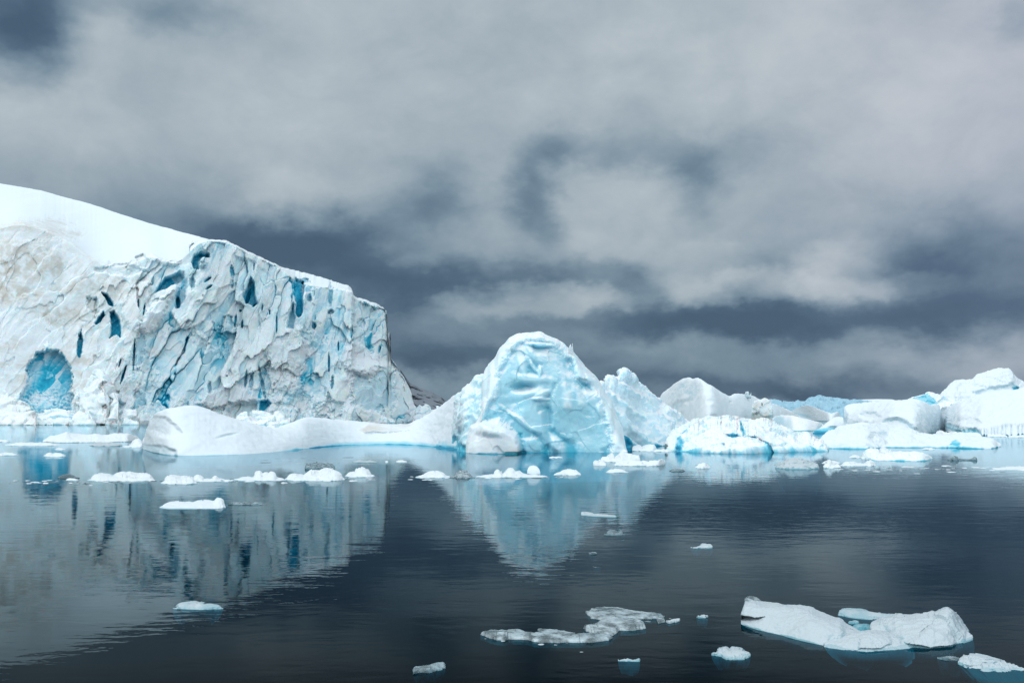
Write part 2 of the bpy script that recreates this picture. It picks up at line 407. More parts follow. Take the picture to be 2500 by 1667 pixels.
    tn[..., 0] = np.where(below, np.maximum(tn[..., 0], 0.62), tn[..., 0]); tn[..., 2] = np.where(below, 0, tn[..., 2])
    if colfn: colfn(Xg, YY, V, tn, disp)
    V = V + Nn * disp[..., None]
    V[..., 1] += push; V[..., 0] += push * V[..., 0] / V[..., 1]
    tn[..., :3] = np.clip(tn[..., :3], 0, 1)
    me = mesh_from_grid(name, V, tn, mat)
    return link(name, me, parent, **tags)

# ================================================================== the water
def water_material():
    m = bpy.data.materials.new('calm_water'); m.use_nodes = True; N = NT(m.node_tree); N.n.clear()
    geo = N.new('ShaderNodeNewGeometry'); P = geo.outputs['Position']
    P2 = N.vmath('MULTIPLY', P, (0.55, 1.0, 1.0))
    patch = N.mrange(N.noise(N.vmath('MULTIPLY', P, (0.35, 1.0, 1)), 0.035, 4, 0.55).outputs[0], 0.38, 0.66, 0.45, 1.3)
    h = N.math('MULTIPLY', N.noise(P2, 0.8, 3, 0.5, 0.3).outputs[0], 0.022)
    h = N.math('ADD', h, N.math('MULTIPLY', N.noise(P2, 3.2, 3, 0.5, 0.3).outputs[0], 0.0045))
    h = N.math('MULTIPLY', h, patch)
    bp = N.new('ShaderNodeBump'); bp.inputs['Strength'].default_value = 1.0; bp.inputs['Distance'].default_value = 0.5
    N.put(bp.inputs['Height'], h)
    gl = N.new('ShaderNodeBsdfGlossy'); gl.inputs['Roughness'].default_value = 0.0; gl.inputs['Color'].default_value = (0.76, 0.93, 1.0, 1)
    N.l.new(bp.outputs[0], gl.inputs['Normal'])
    tp = N.new('ShaderNodeBsdfTransparent'); tp.inputs[0].default_value = (0.06, 0.36, 0.43, 1)
    lw = N.new('ShaderNodeLayerWeight'); lw.inputs['Blend'].default_value = 0.5
    N.l.new(bp.outputs[0], lw.inputs['Normal'])
    # reflectance of water seen through a polariser, by angle
    f = N.math('SUBTRACT', 1.0, lw.outputs['Facing'])       # = cosine-like, 0 at grazing
    f = N.ramp(f, [(0.0, (.92,) * 3), (0.03, (.80,) * 3), (0.08, (.46,) * 3), (0.14, (.28,) * 3), (0.20, (.125,) * 3), (0.27, (.012,) * 3), (0.5, (.03,) * 3), (1.0, (.02,) * 3)])
    mx = N.new('ShaderNodeMixShader'); N.put(mx.inputs[0], f)
    N.l.new(tp.outputs[0], mx.inputs[1]); N.l.new(gl.outputs[0], mx.inputs[2])
    o = N.new('ShaderNodeOutputMaterial'); N.l.new(mx.outputs[0], o.inputs[0]); return m
def sheet(name, z, mat, size=20000, label=None):
    me = bpy.data.meshes.new(name)
    me.from_pydata([(-size, -size / 4, z), (size, -size / 4, z), (size, size, z), (-size, size, z)], [], [(0, 1, 2, 3)])
    me.materials.append(mat); return link(name, me, None, label, None, None, 'structure')
sheet('water', 0.0, water_material(), label='calm dark sea water mirroring the ice')
mb = bpy.data.materials.new('deep_sea'); mb.use_nodes = True
b_ = mb.node_tree.nodes['Principled BSDF']; b_.inputs['Base Color'].default_value = (0.004, 0.007, 0.010, 1); b_.inputs['Roughness'].default_value = 1.0; b_.inputs['Specular IOR Level'].default_value = 0
sheet('sea_bed', -9.0, mb, label='black sea bed deep under the water')

# ================================================================== the glacier
D2 = lambda pts: [(a * SC, b * SC) for a, b in pts]
def glacier():
    sil = [(-420,400),(-200,420),(0,448),(100,465),(223,499),(300,525),(400,555),(510,584),(552,586),(600,611),(650,634),(690,653),(735,664),(780,675),
           (820,688),(850,697),(858,704),(863,718),(880,722),(920,735),(936,745),(944,757),(946,775),(946,795),(952,803),(954,818),(948,835),(948,862),(955,872),(965,885),
           (975,905),(985,918),(997,940),(1005,960),(1010,985),(1020,1000),(1030,1012),(1050,1022),(1066,1028)]
    X = np.concatenate([np.linspace(-420, -20, 170, endpoint=False), np.linspace(-20, 1066, 980)])
    nx = len(X); nt = 470
    ys = interp(sil, X); ybase = np.interp(X, [-420, 0, 560, 1066], [1038, 1036.5, 1034, 1030])
    jag = fbm(np.stack([X * .09, X * 0, X * 0], -1), 5, .6)
    ys = ys + jag * np.interp(X, [-400, 480, 560, 1066], [0.3, 0.8, 3.0, 5.0])
    # cliff-top line below which the face is broken ice
    yc = np.interp(X, [-420, 0, 40, 110, 180, 240, 300, 335, 352, 372, 400, 440, 462, 452, 470, 552, 600, 690, 720, 800, 830, 862, 868, 900, 940, 1066],
                       [560, 560, 545, 560, 600, 645, 655, 640, 622, 622, 640, 642, 640, 620, 590, 588, 614, 656, 690, 704, 704, 712, 724, 738, 750, 1028])
    yc = yc + fbm(np.stack([X * .05, X * 0 + 4, X * 0], -1), 4, .6) * np.interp(X, [0, 460, 500, 1000], [14, 10, 2, 5])
    yc = np.clip(yc, ys + 1.0, ybase - 1)
    yc = np.where(X > 946, ys + 1.0, yc)
    s = np.linspace(0, 1, nt) ** 0.95
    Y = ybase[None] + (ys - ybase)[None] * s[:, None]; XX = np.broadcast_to(X, Y.shape)
    d0 = 560 + np.interp(X, [-420, 0, 500, 860, 960, 1066], [-30, 0, 55, 120, 175, 290])
    # plan relief of the front: buttresses and bays
    ycs = smooth1(yc, 45); ycs = np.clip(ycs, ys + 1.0, ybase - 1)
    snow = sstep(0, 1, np.clip((yc[None] - Y) / np.maximum(yc - ys, 1)[None], 0, 1) * 1.0)
    frac = np.clip((yc[None] - Y) / np.maximum(yc - ys, 1)[None], 0, 1)
    fracs = np.clip((ycs[None] - Y) / np.maximum(ycs - ys, 1)[None], 0, 1)
    hgt = np.clip((ybase[None] - Y) / (ybase - ycs)[None], 0, 1)
    lean = np.interp(X, [-400, 150, 330, 480, 1000], [70, 60, 35, 14, 22])[None] * hgt ** 1.3
    capw = np.interp(X, [-420, 0, 400, 500, 560, 680, 720, 850, 950, 1066], [230, 210, 90, 26, 14, 18, 50, 30, 12, 3])[None]
    Dp = d0[None] + lean + capw * (0.75 * fracs + 0.25 * fracs ** 3) 
    V = pos(XX, Y, Dp)
    # second tower, set back behind a corner, and the toe wall behind that
    jy = 9 * fbm(np.stack([Y * .03, Y * 0, XX * .004], -1), 4, .6)
    step1 = sstep(857, 868, X[None] + jy) * sstep(905, 870, Y) * 16 * (Y < 2000)
    step2 = sstep(930, 962, X[None] + jy) * 8
    bay = step1 + step2
    WX = V[..., 0]; WZ = V[..., 2]
    p2 = lambda sx, sz, o: np.stack([WX / sx + o, WZ * 0 + o * 1.7, WZ / sz + o], -1)
    rough = np.interp(X, [-420, 60, 200, 330, 1066], [0.14, 0.18, 0.42, 0.80, 0.88])[None] * np.ones_like(Y)
    cliff = sstep(0.10, 0.0, frac)
    wl = np.stack([fbm(p2(26, 40, 121), 3), fbm(p2(26, 40, 131), 3), fbm(p2(26, 40, 141), 3)], -1)
    wpx = np.stack([fbm(p2(9, 14, 21), 3), fbm(p2(9, 14, 31), 3), fbm(p2(9, 14, 41), 3)], -1)
    SL = np.interp(X, [-420, 200, 500, 700, 1066], [.05, .25, .38, .20, .05])[None]      # lean of the fractures
    WS = WX - SL * WZ
    v0, b0 = worley(np.stack([WS / 24, WZ * 0 + 2, WZ / 60], -1) + .45 * wl, 1.6)
    v1, b1 = worley(np.stack([WS / 9, WZ * 0, WZ / 30], -1) + .35 * wpx, 1.9)
    v2, b2 = worley(np.stack([WS / 4.2, WZ * 0 + 5, WZ / 10], -1) + .35 * wpx, 1.6)
    v3, b3 = worley(np.stack([WX / 2.0, WZ * 0 + 9, WZ / 3.2], -1) + .5 * wpx, 1.4)
    crumb = sstep(-.05, .25, fbm(p2(34, 26, 77), 4, .55)) * sstep(.85, .55, hgt)          # crumbled zones, mostly low
    n = 8.0 * fbm(p2(46, 120, 3), 3, .5) + 2.4 * fbm(np.stack([WS / 12, WZ * 0, WZ / 70], -1), 3, .5, True)
    n += 5.0 * v0 + 2.3 * v1 + 0.9 * v2 * (.4 + crumb) + 0.9 * v3 * crumb + .8 * crumb * fbm(p2(5, 5, 2), 4, .6)
    n += .25 * fbm(p2(1.6, 2.4, 2), 3, .5)
    crack = sstep(.09, .0, b1) * sstep(.0, .2, fbm(p2(25, 40, 55), 3))
    n += 1.6 * crack
    strk = fbm(np.stack([WS / 5, WZ * 0 + 12, WZ / 45], -1), 5, .6)
    # rubble apron at the foot
    apron = sstep(0.22, 0.0, hgt) * (0.6 + fbm(p2(28, 300, 61), 3) * 1.6).clip(0, 2)
    v4, b4 = worley(np.stack([WX / 7 , WZ * 0 + 3, WZ / 6], -1) + .6 * wpx, 1.8)
    n += apron * (-9 + 2.5 * v4)
    push = n * rough * (cliff * 0.97 + 0.03) + bay
    push += (1 - cliff) * 2.5 * fbm(p2(70, 22, 90), 4, .5)
    tn = np.zeros(Y.shape + (4,)); tn[..., 3] = 1
    XG, YG = XX.astype(float), Y
    wob = fbm(np.stack([XG * .045, YG * .045, XG * 0], -1), 4, .6); wob2 = fbm(np.stack([XG * .14, YG * .14, XG * 0 + 5], -1), 3, .6)
    # broad colour: cleaner bluish ice right of x=330, creamy dusted ice at the left
    dirt = np.interp(X, [-420, 0, 60, 200, 330, 430, 700], [.8, .85, .75, .6, .45, .15, .0])[None] * cliff * sstep(.0, .30, hgt)
    dirt = dirt * sstep(-.25, .35, wob + .15)
    base_b = 0.15 + 0.24 * fbm(p2(38, 60, 12), 4, .55) + 0.22 * v0 + 0.22 * v1 + 0.12 * v2 + .10 * v3 * crumb + .80 * np.clip(strk, -.15, 1) * sstep(.3, .7, hgt + .3 * wl[..., 0])
    base_b = base_b * np.interp(X, [-420, 100, 330, 480], [0.35, .5, .8, 1.1])[None]
    blue = base_b * cliff + crack * 0.55 * cliff * sstep(250, 420, XG)
    spots = sstep(.42, .62, fbm(np.stack([XG * .055, YG * .028, XG * 0 + 9], -1), 4, .65)) * cliff * sstep(150, 420, XG)
    blue = blue + spots * .75; push += spots * 2.2
    white = (1 - cliff) * 0.95 + cliff * .95 * sstep(.05, .30, fbm(p2(24, 30, 33), 4, .6)) * sstep(.9, .6, hgt)
    fe = np.interp(X, [-420, 0, 200, 300, 440, 470], [75, 75, 60, 25, 8, 2])[None]
    fz = sstep(fe, 0, Y - yc[None] + 14 * wob); white = np.maximum(white, .9 * fz); push = push * (1 - .75 * fz * cliff); dirt = dirt * (1 - .6 * fz)
    def F(m, dep, bl, di=0, sn=0):
        nonlocal push, blue, dirt, white
        push = push * (1 - 0.6 * m * (dep > 6)) + m * dep; blue = blue * (1 - m * (bl > 0)) + m * (bl + (bl > .5) * (.22 * wob2 + .14 * v2 - .04)); dirt = dirt * (1 - m) + m * di; white = white * (1 - m) + m * sn
    def halo(m):
        nonlocal blue, white, dirt
        blue = np.maximum(blue, m * (.30 + .4 * wob2)); white = white * (1 - .5 * m)
    def P(poly, dep, bl, di=0, sn=0, soft=2.0, wv=5.0):
        q0 = poly_sd(XG, YG, poly)
        if bl > .8: halo(sstep(34, 0, q0 + wob * 16))
        q = q0 + wob * wv * 1.5 + wob2 * wv * .55; F(sstep(soft * 1.3, -soft * 1.3, q), dep * .8, bl * .94, di, sn)
    def E(cx, cy, rx, ry, an, dep, bl, di=0, sn=0, soft=.25, wv=.5):
        ca, sa = cos(radians(an)), sin(radians(an)); ax = (XG - cx) * ca + (YG - cy) * sa; ay = -(XG - cx) * sa + (YG - cy) * ca
        q = np.sqrt((ax / rx) ** 2 + (ay / ry) ** 2) + wv * (wob * .9 + wob2 * 1.0)
        if bl > .8 and ry < 40: halo(.8 * sstep(3.2, .8, np.sqrt((ax / (rx + 3)) ** 2 + (ay / (ry + 2)) ** 2) + wob))
        F(sstep(1 + soft, 1 - soft, q), dep, bl, di, sn)
    # light cyan wall at the right foot, snow brows and white patches
    P([(862,905),(900,925),(905,900),(960,895),(968,930),(966,1000),(900,1005),(862,985)], 5, .34, 0, 0, 5, 10)
    P([(845,850),(870,830),(900,850),(925,880),(945,895),(925,905),(905,920),(880,915),(850,905),(835,880)], -5, 0.02, 0, .95, 4, 8)
    P([(480,985),(520,955),(570,935),(610,950),(630,975),(600,985),(560,985),(530,1000)], -7, 0.02, 0, .95, 4, 8)
    P([(650,840),(700,830),(740,900),(720,960),(660,940)], -3, .03, 0, .6, 9, 14)
    P([(300,740),(330,690),(370,690),(360,760),(330,810),(300,780)], -3, .02, .25, .85, 6, 9)
    P([(340,800),(360,760),(400,720),(440,685),(450,700),(410,740),(385,800),(360,815)], -5, .02, .15, .9, 4, 7)
    P([(555,1005),(580,980),(620,985),(632,1020),(560,1028)], 5, .30, .35, 0, 4, 8)  # undercut at the foot, its grey-teal shade put into the blue and dirt tints
    P([(760,1000),(800,975),(840,985),(830,1015),(770,1015)], 4, .36, .2, 0, 5, 10)
    P([(700,990),(730,955),(760,970),(750,1010)], 4, .30, .3, 0, 5, 10)
    # tall smooth pale slab faces under the rim
    P([(575,625),(625,640),(618,672),(610,700),(580,720),(572,680)], 3, .30, 0, 0, 3, 3)
    P([(628,650),(665,670),(660,700),(640,715),(625,700)], 1, .24, 0, 0, 3, 3)
    P([(880,725),(925,745),(918,770),(895,765)], 2, .34, 0, .0, 3, 3)
    # grey crevassed patch high on the snow dome
    P([(-60,575),(0,555),(40,538),(150,532),(180,545),(150,552),(165,560),(205,565),(195,582),(150,580),(90,590),(20,590)], 1.2, .16, .5, 0, 8, 12)
    P([(230,655),(270,650),(300,642),(330,650),(365,662),(320,672),(270,668),(240,664)], 3, .22, .35, 0, 2.5, 6)
    P([(330,628),(350,618),(365,640),(360,655),(345,650)], 6, .25, .5, 0, 2, 4)
    # the big turquoise cave mouth
    P([(88,858),(111,851),(141,853),(165,879),(173,909),(177,990),(170,1004),(141,1006),(85,1012),(45,986),(64,934),(68,892)], 15, .70, 0, 0, 2.5, 11)
    E(125, 915, 34, 50, 0, 0, .80, 0, 0, .9, 1.0)
    E(105, 985, 60, 22, 0, -3, .56, 0, 0, .9, 1.0)
    E(115, 862, 9, 22, 8, -2, .55, .9, 0, .5)
    # dark blue holes and crevices
    P([(468,640),(474,622),(490,614),(508,616),(513,628),(500,628),(490,634),(484,655),(474,657)], 12, .97, 0, 0, 1.6, 3)
    E(494, 641, 11, 12, 0, -4, .35, 0, 0, .3)
    P([(380,712),(392,690),(405,676),(430,668),(440,662),(452,676),(430,690),(410,700)], 14, .95, 0, 0, 2, 3)
    P([(420,672),(450,664),(457,700),(452,730),(438,748),(430,752),(428,720),(436,700)], 9, .62, 0, 0, 3, 4)
    E(435, 735, 5, 14, -10, 5, .97)
    P([(248,714),(262,718),(275,735),(277,746),(266,742)], 12, 1.0, 0, 0, 1.5, 2)
    P([(231,788),(240,775),(252,760),(256,768),(246,785),(236,790)], 10, .97, 0, 0, 1.5, 2)
    P([(212,725),(235,728),(240,760),(232,775),(215,750)], 5, .40, .6, 0, 4, 6)
    P([(268,760),(278,757),(292,780),(295,808),(294,822),(285,815),(268,823),(272,795)], 14, .96, 0, 0, 2, 3)
    E(195, 843, 6, 32, 4, 8, .85)
    E(338, 740, 2.4, 10, 0, 4, .8); E(352, 755, 2.6, 15, 8, 5, .9)
    E(327, 868, 2.6, 38, 3, 6, .96, wv=.3); E(301, 915, 3, 22, 18, 6, .95, wv=.3); E(293, 885, 2, 12, 14, 4, .8)
    E(340, 860, 12, 45, 10, 3, .35); 
    P([(604,700),(612,676),(620,690),(622,720),(628,740),(618,746),(600,738),(593,722)], 13, .86, 0, 0, 2, 2)
    E(606, 722, 5, 22, 15, 4, 1.0); E(620, 745, 3, 8, 30, 3, 1.0); E(602, 650, 1.5, 20, -14, 3, .7); E(620, 652, 1.6, 12, 0, 3, .8)
    P([(716,688),(722,678),(741,684),(742,700),(738,725),(740,750),(736,770),(728,776),(720,765),(724,740),(716,720)], 16, .97, 0, 0, 2, 3)
    P([(700,800),(706,770),(716,740),(722,775),(716,802)], 9, .72, 0, 0, 2.5, 3)
    E(748, 700, 12, 16, 0, 4, .5); E(755, 728, 6, 10, 0, 5, .65); E(745, 683, 9, 5, 0, 6, .7)
    E(807, 716, 5, 32, 2, 7, .62); E(808, 760, 7, 7, 0, 6, .7); E(766, 795, 5, 8, 0, 6, .8)
    E(675, 790, 2, 22, 0, 5, .95, wv=.2); E(640, 752, 2, 9, 6, 4, .9); E(658, 762, 2, 6, 0, 4, .9)
    E(507, 683, 11, 3.5, -38, 5, .9); E(509, 703, 9, 3, -35, 5, .9); E(470, 690, 7, 14, 0, 4, .5)
    E(567, 665, 5, 16, -8, 5, .7); E(566, 690, 4, 10, 0, 4, .6)
    E(575, 782, 3, 14, 6, 4, .85); E(591, 792, 3, 9, 0, 5, .9); E(587, 757, 3, 4, 0, 4, .9)
    P([(885,805),(892,818),(900,816),(908,806),(906,838),(898,845),(890,838)], 10, .93, 0, 0, 1.5, 3)
    E(882, 785, 9, 13, 0, 4, .42); E(859, 812, 3, 16, 4, 6, .85); E(926, 850, 3, 12, 10, 5, .75)
    E(826, 845, 2, 10, 0, 4, .85); E(803, 885, 2.5, 22, 0, 5, .9, wv=.3); E(811, 935, 4, 18, 6, 5, .6)
    P([(632,1005),(636,980),(655,975),(661,985),(645,1005),(636,1010)], 12, .9, 0, 0, 2, 3)
    E(600, 925, 3, 20, 5, 4, .7); E(612, 940, 5, 26, 8, 4, .45); E(640, 935, 4, 38, -12, 4, .55)
    P([(253,1030),(270,990),(290,975),(305,985),(280,1010),(268,1034)], 7, .6, 0, 0, 3, 4)
    E(215, 1000, 10, 16, 20, 4, .35); E(930, 1000, 9, 12, 0, 4, .6); E(945, 960, 3, 30, 0, 4, .6); E(512, 945, 5, 14, 0, 4, .55)
    V[..., 1] += push; V[..., 0] *= V[..., 1] / (V[..., 1] - push)
    V[..., 2] += 0.5 * (1 - cliff) * fbm(p2(20, 20, 4), 3)
    V[0, :, 2] = -3
    tn[..., 0] = np.clip(blue, 0, 1); tn[..., 1] = np.clip(dirt, 0, 1); tn[..., 2] = np.clip(white, 0, 1)
    # body behind
    nb = 14; ridge = V[-1]; ph = np.linspace(0, 1, nb + 1)[1:]
    depthb = np.interp(X, [-420, 600, 1066], [700, 420, 60])
    B = np.stack([np.stack([ridge[:, 0] - (ridge[:, 0] * 0 + 90 * a), ridge[:, 1] + depthb * a, ridge[:, 2] * np.cos(a * pi / 2) - 6 * a + 4 * np.sin(a * 9)*0], -1) for a in ph])
    tb = np.zeros(B.shape[:2] + (4,)); tb[..., 2] = 1; tb[..., 3] = 1
    VV = np.concatenate([V, B]); TT = np.concatenate([tn, tb])
    fm = (frac > 0.02); capm = np.zeros((len(VV) - 1, nx - 1), bool); capm[:nt - 1] = fm[:-1, :-1]; capm[nt - 1:] = True
    cave = poly_sd(XG, YG, [(85,852),(141,848),(168,875),(177,909),(181,1000),(141,1010),(85,1014),(42,990),(60,934),(64,890)]) < 0
    cavm = np.zeros_like(capm); cavm[:nt - 1] = cave[:-1, :-1]; cavm &= ~capm
    r = root('glacier', 'tall white and blue glacier front with smooth snow slope rising to the left edge', 'glacier')
    link('ice_cliff', mesh_from_grid('ice_cliff', VV, TT, M_GLACIER, ~capm & ~cavm, False), r, 'broken white ice face with deep blue crevices')
    link('snow_cap', mesh_from_grid('snow_cap', VV, TT, M_SNOW, capm, False), r, 'smooth snow slope on top of the ice cliff')
    link('ice_cave', mesh_from_grid('ice_cave', VV, TT, M_GLACIER, cavm, False), r, 'large turquoise hollow at the waterline')
    return r
glacier()

# ================================================================== far mountain behind the glacier
def mountain():
    top = [(900,830),(940,880),(975,900),(1000,935),(1022,945),(1050,955),(1075,968),(1095,985),(1130,1000),(1170,1012)]
    X = np.linspace(900, 1170, 150); yt = interp(top, X) + fbm(np.stack([X * .06, X * 0, X * 0], -1), 4) * 3
    s = np.linspace(0, 1, 60); yb = np.full_like(X, 1018.6)
    Y = yb[None] + (yt - yb)[None] * s[:, None]; XX = np.broadcast_to(X, Y.shape)
    V = pos(XX, Y, 3200 + 500 * s[:, None] * np.ones_like(XX))
    n = fbm(V / 120, 5, .55, True) * 60; V[..., 1] += n; 
    B = np.stack([V[-1] + np.array([0, 400 * a, 0]) - np.array([0, 0, 1]) * (V[-1][:, 2:3] + 5) * a for a in (.5, 1)])
    V = np.concatenate([V, B]); V[0, :, 2] = -5
    tn = np.zeros(V.shape[:2] + (4,)); tn[..., 3] = 1
    me = mesh_from_grid('mountain', V, tn, M_ROCK)
    link('mountain', me, None, 'dark grey rocky mountain slope dusted with snow', None, None, 'structure')
mountain()

# ================================================================== the central iceberg
def c3(pts): return [(950 + .2976 * a, 780 + .2976 * b) for a, b in pts]
def c3p(pts): return c3(pts)
hero = root('iceberg', 'tall rounded pale blue iceberg with a long low snow tongue, in the middle', 'iceberg')
tail_top = [(348,1085),(353,1062),(362,1040),(372,1020),(390,1003),(410,994),(440,990),(475,991),(505,999),(535,1011),(600,1029),(640,1042),(668,1046),
            (690,1040),(715,1034),(740,1022),(770,1019),(810,1020),(850,1026),(900,1032),(960,1037),(1000,1036),(1030,1020),(1060,1002),(1090,980),(1110,966),(1130,950),(1160,930),(1180,922),(1195,925),(1205,940)]
tail_base = [(348,1088),(356,1102),(372,1110),(430,1113),(500,1112),(600,1109),(650,1105),(740,1096),(800,1089),(870,1085),(950,1084),(1020,1086),(1080,1092),(1130,1100),(1205,1104)]
def tailcol(X, Y, V, tn, disp):
    gr = fbm(np.stack([V[..., 0] * .25 + V[..., 2] * .5, V[..., 1] * .12, V[..., 2] * .6], -1), 5, .6); disp += .16 * gr; tn[..., 0] += .10 * np.clip(gr, 0, 1)
    tn[..., 2] = np.maximum(tn[..., 2], 0.85 * sstep(0.6, 1.6, V[..., 2] + 0 * X))
    near = sstep(1.3, 0.2, V[..., 2]) * sstep(680, 830, X); tn[..., 0] += near * 0.62; tn[..., 2] *= (1 - near)
tfe = [('p', [(372,1015),(400,1018),(425,1032),(445,1055),(430,1068),(390,1062),(370,1050)], 1.0, .30, 0, -.9, 6),
       ('p', [(352,1085),(400,1088),(430,1100),(430,1116),(350,1116)], 0.9, .10, 0, -.5, 4),
       ('e', 455,1094, 34,9,-25, -.15,0,0,.2,.8), ('e', 555,1062,26,3,-12,.5,.45,0,-.9,.5), ('e',500,1040,60,14,20,.35,.12,0,-.4,.6),
       ('p', [(875,1048),(900,1036),(960,1030),(1010,1035),(1000,1048),(950,1056),(890,1056)], -1.5, .18, .55, -.95, 4)]
berg('snow_tongue', tail_top, tail_base, 15, M_SNOW, circ=.45, px=1.4, nt=70, under=1.3, foot=[(348,.4),(600,1),(760,14),(900,20),(1100,12),(1205,4)], smooth=6, amp=0.6, nsc=.07, fine=.03, rim=.10, feats=tfe,
     tint=(.04, 0, .3), sil=.8, colfn=tailcol, parent=hero, back=.7, edge=1.5)
wing_top = c3([(520,740),(560,640),(620,560),(680,505),(715,470),(765,465),(800,470),(860,560),(900,700),(920,900),(925,1080)])
wing_base = c3([(520,1040),(560,1070),(600,1085),(925,1093)])
berg('ice_wing', wing_top, wing_base, 9, M_HERO, circ=.6, px=.8, nt=90, under=3, foot=4, amp=1.0, nsc=.16, rim=.5, fine=.12, tint=(.20, 0, .0), parent=hero,
     feats=[('p', c3([(530,1000),(560,960),(590,1000),(640,1050),(645,1100),(540,1100)]), 1.0, .55, 0, 0, 4), ('p', c3([(520,700),(600,570),(720,470),(760,470),(700,620),(640,800),(590,900),(530,900)]), -.4, -.12, 0, .55, 10)], sil=1.2)
dome_top = c3([(628,1085),(632,1020),(640,930),(665,850),(700,790),(735,700),(755,600),(762,520),(770,450),(790,400),(870,315),(900,250),(940,203),(990,150),(1060,123),(1140,113),(1200,101),(1240,95),(1300,122),
               (1380,158),(1440,198),(1475,230),(1520,262),(1560,310),(1620,390),(1680,460),(1720,520),(1760,600),(1810,680),(1845,800),(1880,870),(1910,960),(1940,1040),(1955,1082)])
dome_base = c3([(628,1088),(700,1093),(850,1096),(1300,1092),(1955,1088)])
hf = [
 # inset blue face with the raised white rim left around it
 ('p', c3([(900,420),(960,280),(1080,200),(1250,180),(1400,230),(1500,340),(1560,470),(1640,560),(1720,680),(1790,830),(1830,1000),(1800,1140),(1080,1140),(1060,960),(900,840),(740,850),(800,700),(880,600)]), 1.05, .26, 0, -.75, 10),
 ('p', c3([(1130,185),(1200,205),(1290,200),(1320,250),(1290,275),(1190,285),(1150,240)]), 0.40, 0.22, 0, 0, 8),
 ('e', *c3([(1240,215)])[0], 26, 5, 0, -1.0, -.1, 0, .1, .6),
 ('p', c3([(1130,390),(1180,350),(1250,370),(1255,450),(1215,462),(1140,440)]), 0.31, 0.21, 0, 0, 6),
 ('e', *c3([(1185,385)])[0], 14, 4.5, 55, -.5, -.2, 0, .5, .5), ('e', *c3([(1235,420)])[0], 6, 12, 0, -.6, -.2, 0, .45, .5),
 ('e', *c3([(1090,370)])[0], 8, 22, -20, -.35, -.15, 0, .35, .6), ('e', *c3([(1150,240)])[0], 7, 30, -28, -.3, -.1, 0, .3, .6),
 ('e', *c3([(1100,550)])[0], 24, 10, 0, 1.3, .16, 0, 0, .7), ('e', *c3([(1180,480)])[0], 40, 9, 5, -.35, -.12, 0, .35, .7),
 ('e', *c3([(1130,600)])[0], 45, 10, -12, -.3, -.1, 0, .25, .8), ('e', *c3([(1270,610)])[0], 20, 8, -20, -.4, -.12, 0, .4, .6),
 ('p', c3([(1330,570),(1360,530),(1350,600),(1310,635),(1290,640)]), 0.37, 0.22, 0, 0, 8),
 ('e', *c3([(1245,650)])[0], 18, 4, 0, -.5, -.15, 0, .7, .6),
 ('p', c3([(1220,720),(1240,690),(1290,690),(1325,720),(1330,760),(1290,745),(1250,750),(1225,750)]), 0.31, 0.26, 0, 0, 7),
 ('p', c3([(1420,500),(1460,540),(1500,630),(1490,730),(1440,720),(1430,620)]), -0.22, -.2, 0, .75, 8),
 ('p', c3([(1540,610),(1560,620),(1610,700),(1550,710)]), -0.17, -.2, 0, .7, 8), ('e', *c3([(1720,750)])[0], 5, 14, -25, -.4, -.1, 0, .5, .6),
 ('e', *c3([(1640,560)])[0], 24, 12, 30, 1.3, .30, 0, 0, .7), ('e', *c3([(1500,380)])[0], 10, 50, -25, .7, .12, 0, 0, .8),
 # hollow above the white boulder, its crest and the diagonal trench
 ('p', c3([(790,820),(860,770),(960,740),(1020,770),(1080,830),(1150,900),(1200,960),(1120,1000),(1090,1135),(1060,1080),(1070,980),(950,900),(800,850)]), 0.42, 0.17, 0, 0, 9),
 ('e', *c3([(1060,820)])[0], 42, 5, 38, -.4, -.12, 0, .45, .8), ('e', *c3([(740,760)])[0], 12, 34, 35, -.6, -.1, 0, .5, .7),
 ('p', c3([(1190,940),(1240,950),(1320,1050),(1300,1150),(1240,1060)]), 0.42, 0.26, 0, 0, 8),
 ('p', c3([(1310,900),(1360,895),(1420,960),(1520,1010),(1560,1135),(1470,1135),(1420,1020),(1350,960)]), 0.45, 0.24, 0, 0, 9),
 ('e', *c3([(1390,1040)])[0], 22, 14, 40, -.7, -.15, 0, .3, .6),
 ('p', c3([(1060,930),(1090,940),(1080,1020),(1120,1145),(1060,1145)]), 0.45, 0.24, 0, 0, 6),
 ('p', c3([(1740,1060),(1850,1030),(1940,1050),(1950,1145),(1735,1145)]), 0.22, 0.21, 0, 0, 6),
 ('p', c3([(640,1145),(632,1000),(660,880),(740,850),(830,870),(950,915),(1030,960),(1070,1020),(1075,1145)]), -2.56, -.1, 0, .35, 6),
 ('e', *c3([(780,900)])[0], 34, 12, 15, -.8, 0, 0, .6, .7),
 ('e', *c3([(790,560)])[0], 7, 40, 8, .7, .2, 0, 0, .7),
 ('e', *c3([(1300,820)])[0], 9, 60, 0, .7, .10, 0, 0, .8), ('e', *c3([(1000,650)])[0], 20, 60, 0, .8, .06, 0, 0, .9), ('e', *c3([(1550,900)])[0], 60, 40, 30, .6, .05, 0, 0, .9),
]
def herocol(X, Y, V, tn, disp):
    tn[..., 0] += 0.26 * fbm(V * .22, 4, .55) + .04 + 0.10 * sstep(1.2, 0, V[..., 2])
berg('ice_peak', dome_top, dome_base, 11, M_HERO, circ=.75, px=.75, nt=260, nb=40, under=3.5, foot=4, amp=.7, nsc=.09, rim=.10, facet=.16, fsc=.30, fine=.03, tint=(.06, 0, .60), feats=hf, parent=hero, colfn=herocol, sil=.8, edge=2.5)
HSP = float(water_depth(1390, 1105)) + 9.0
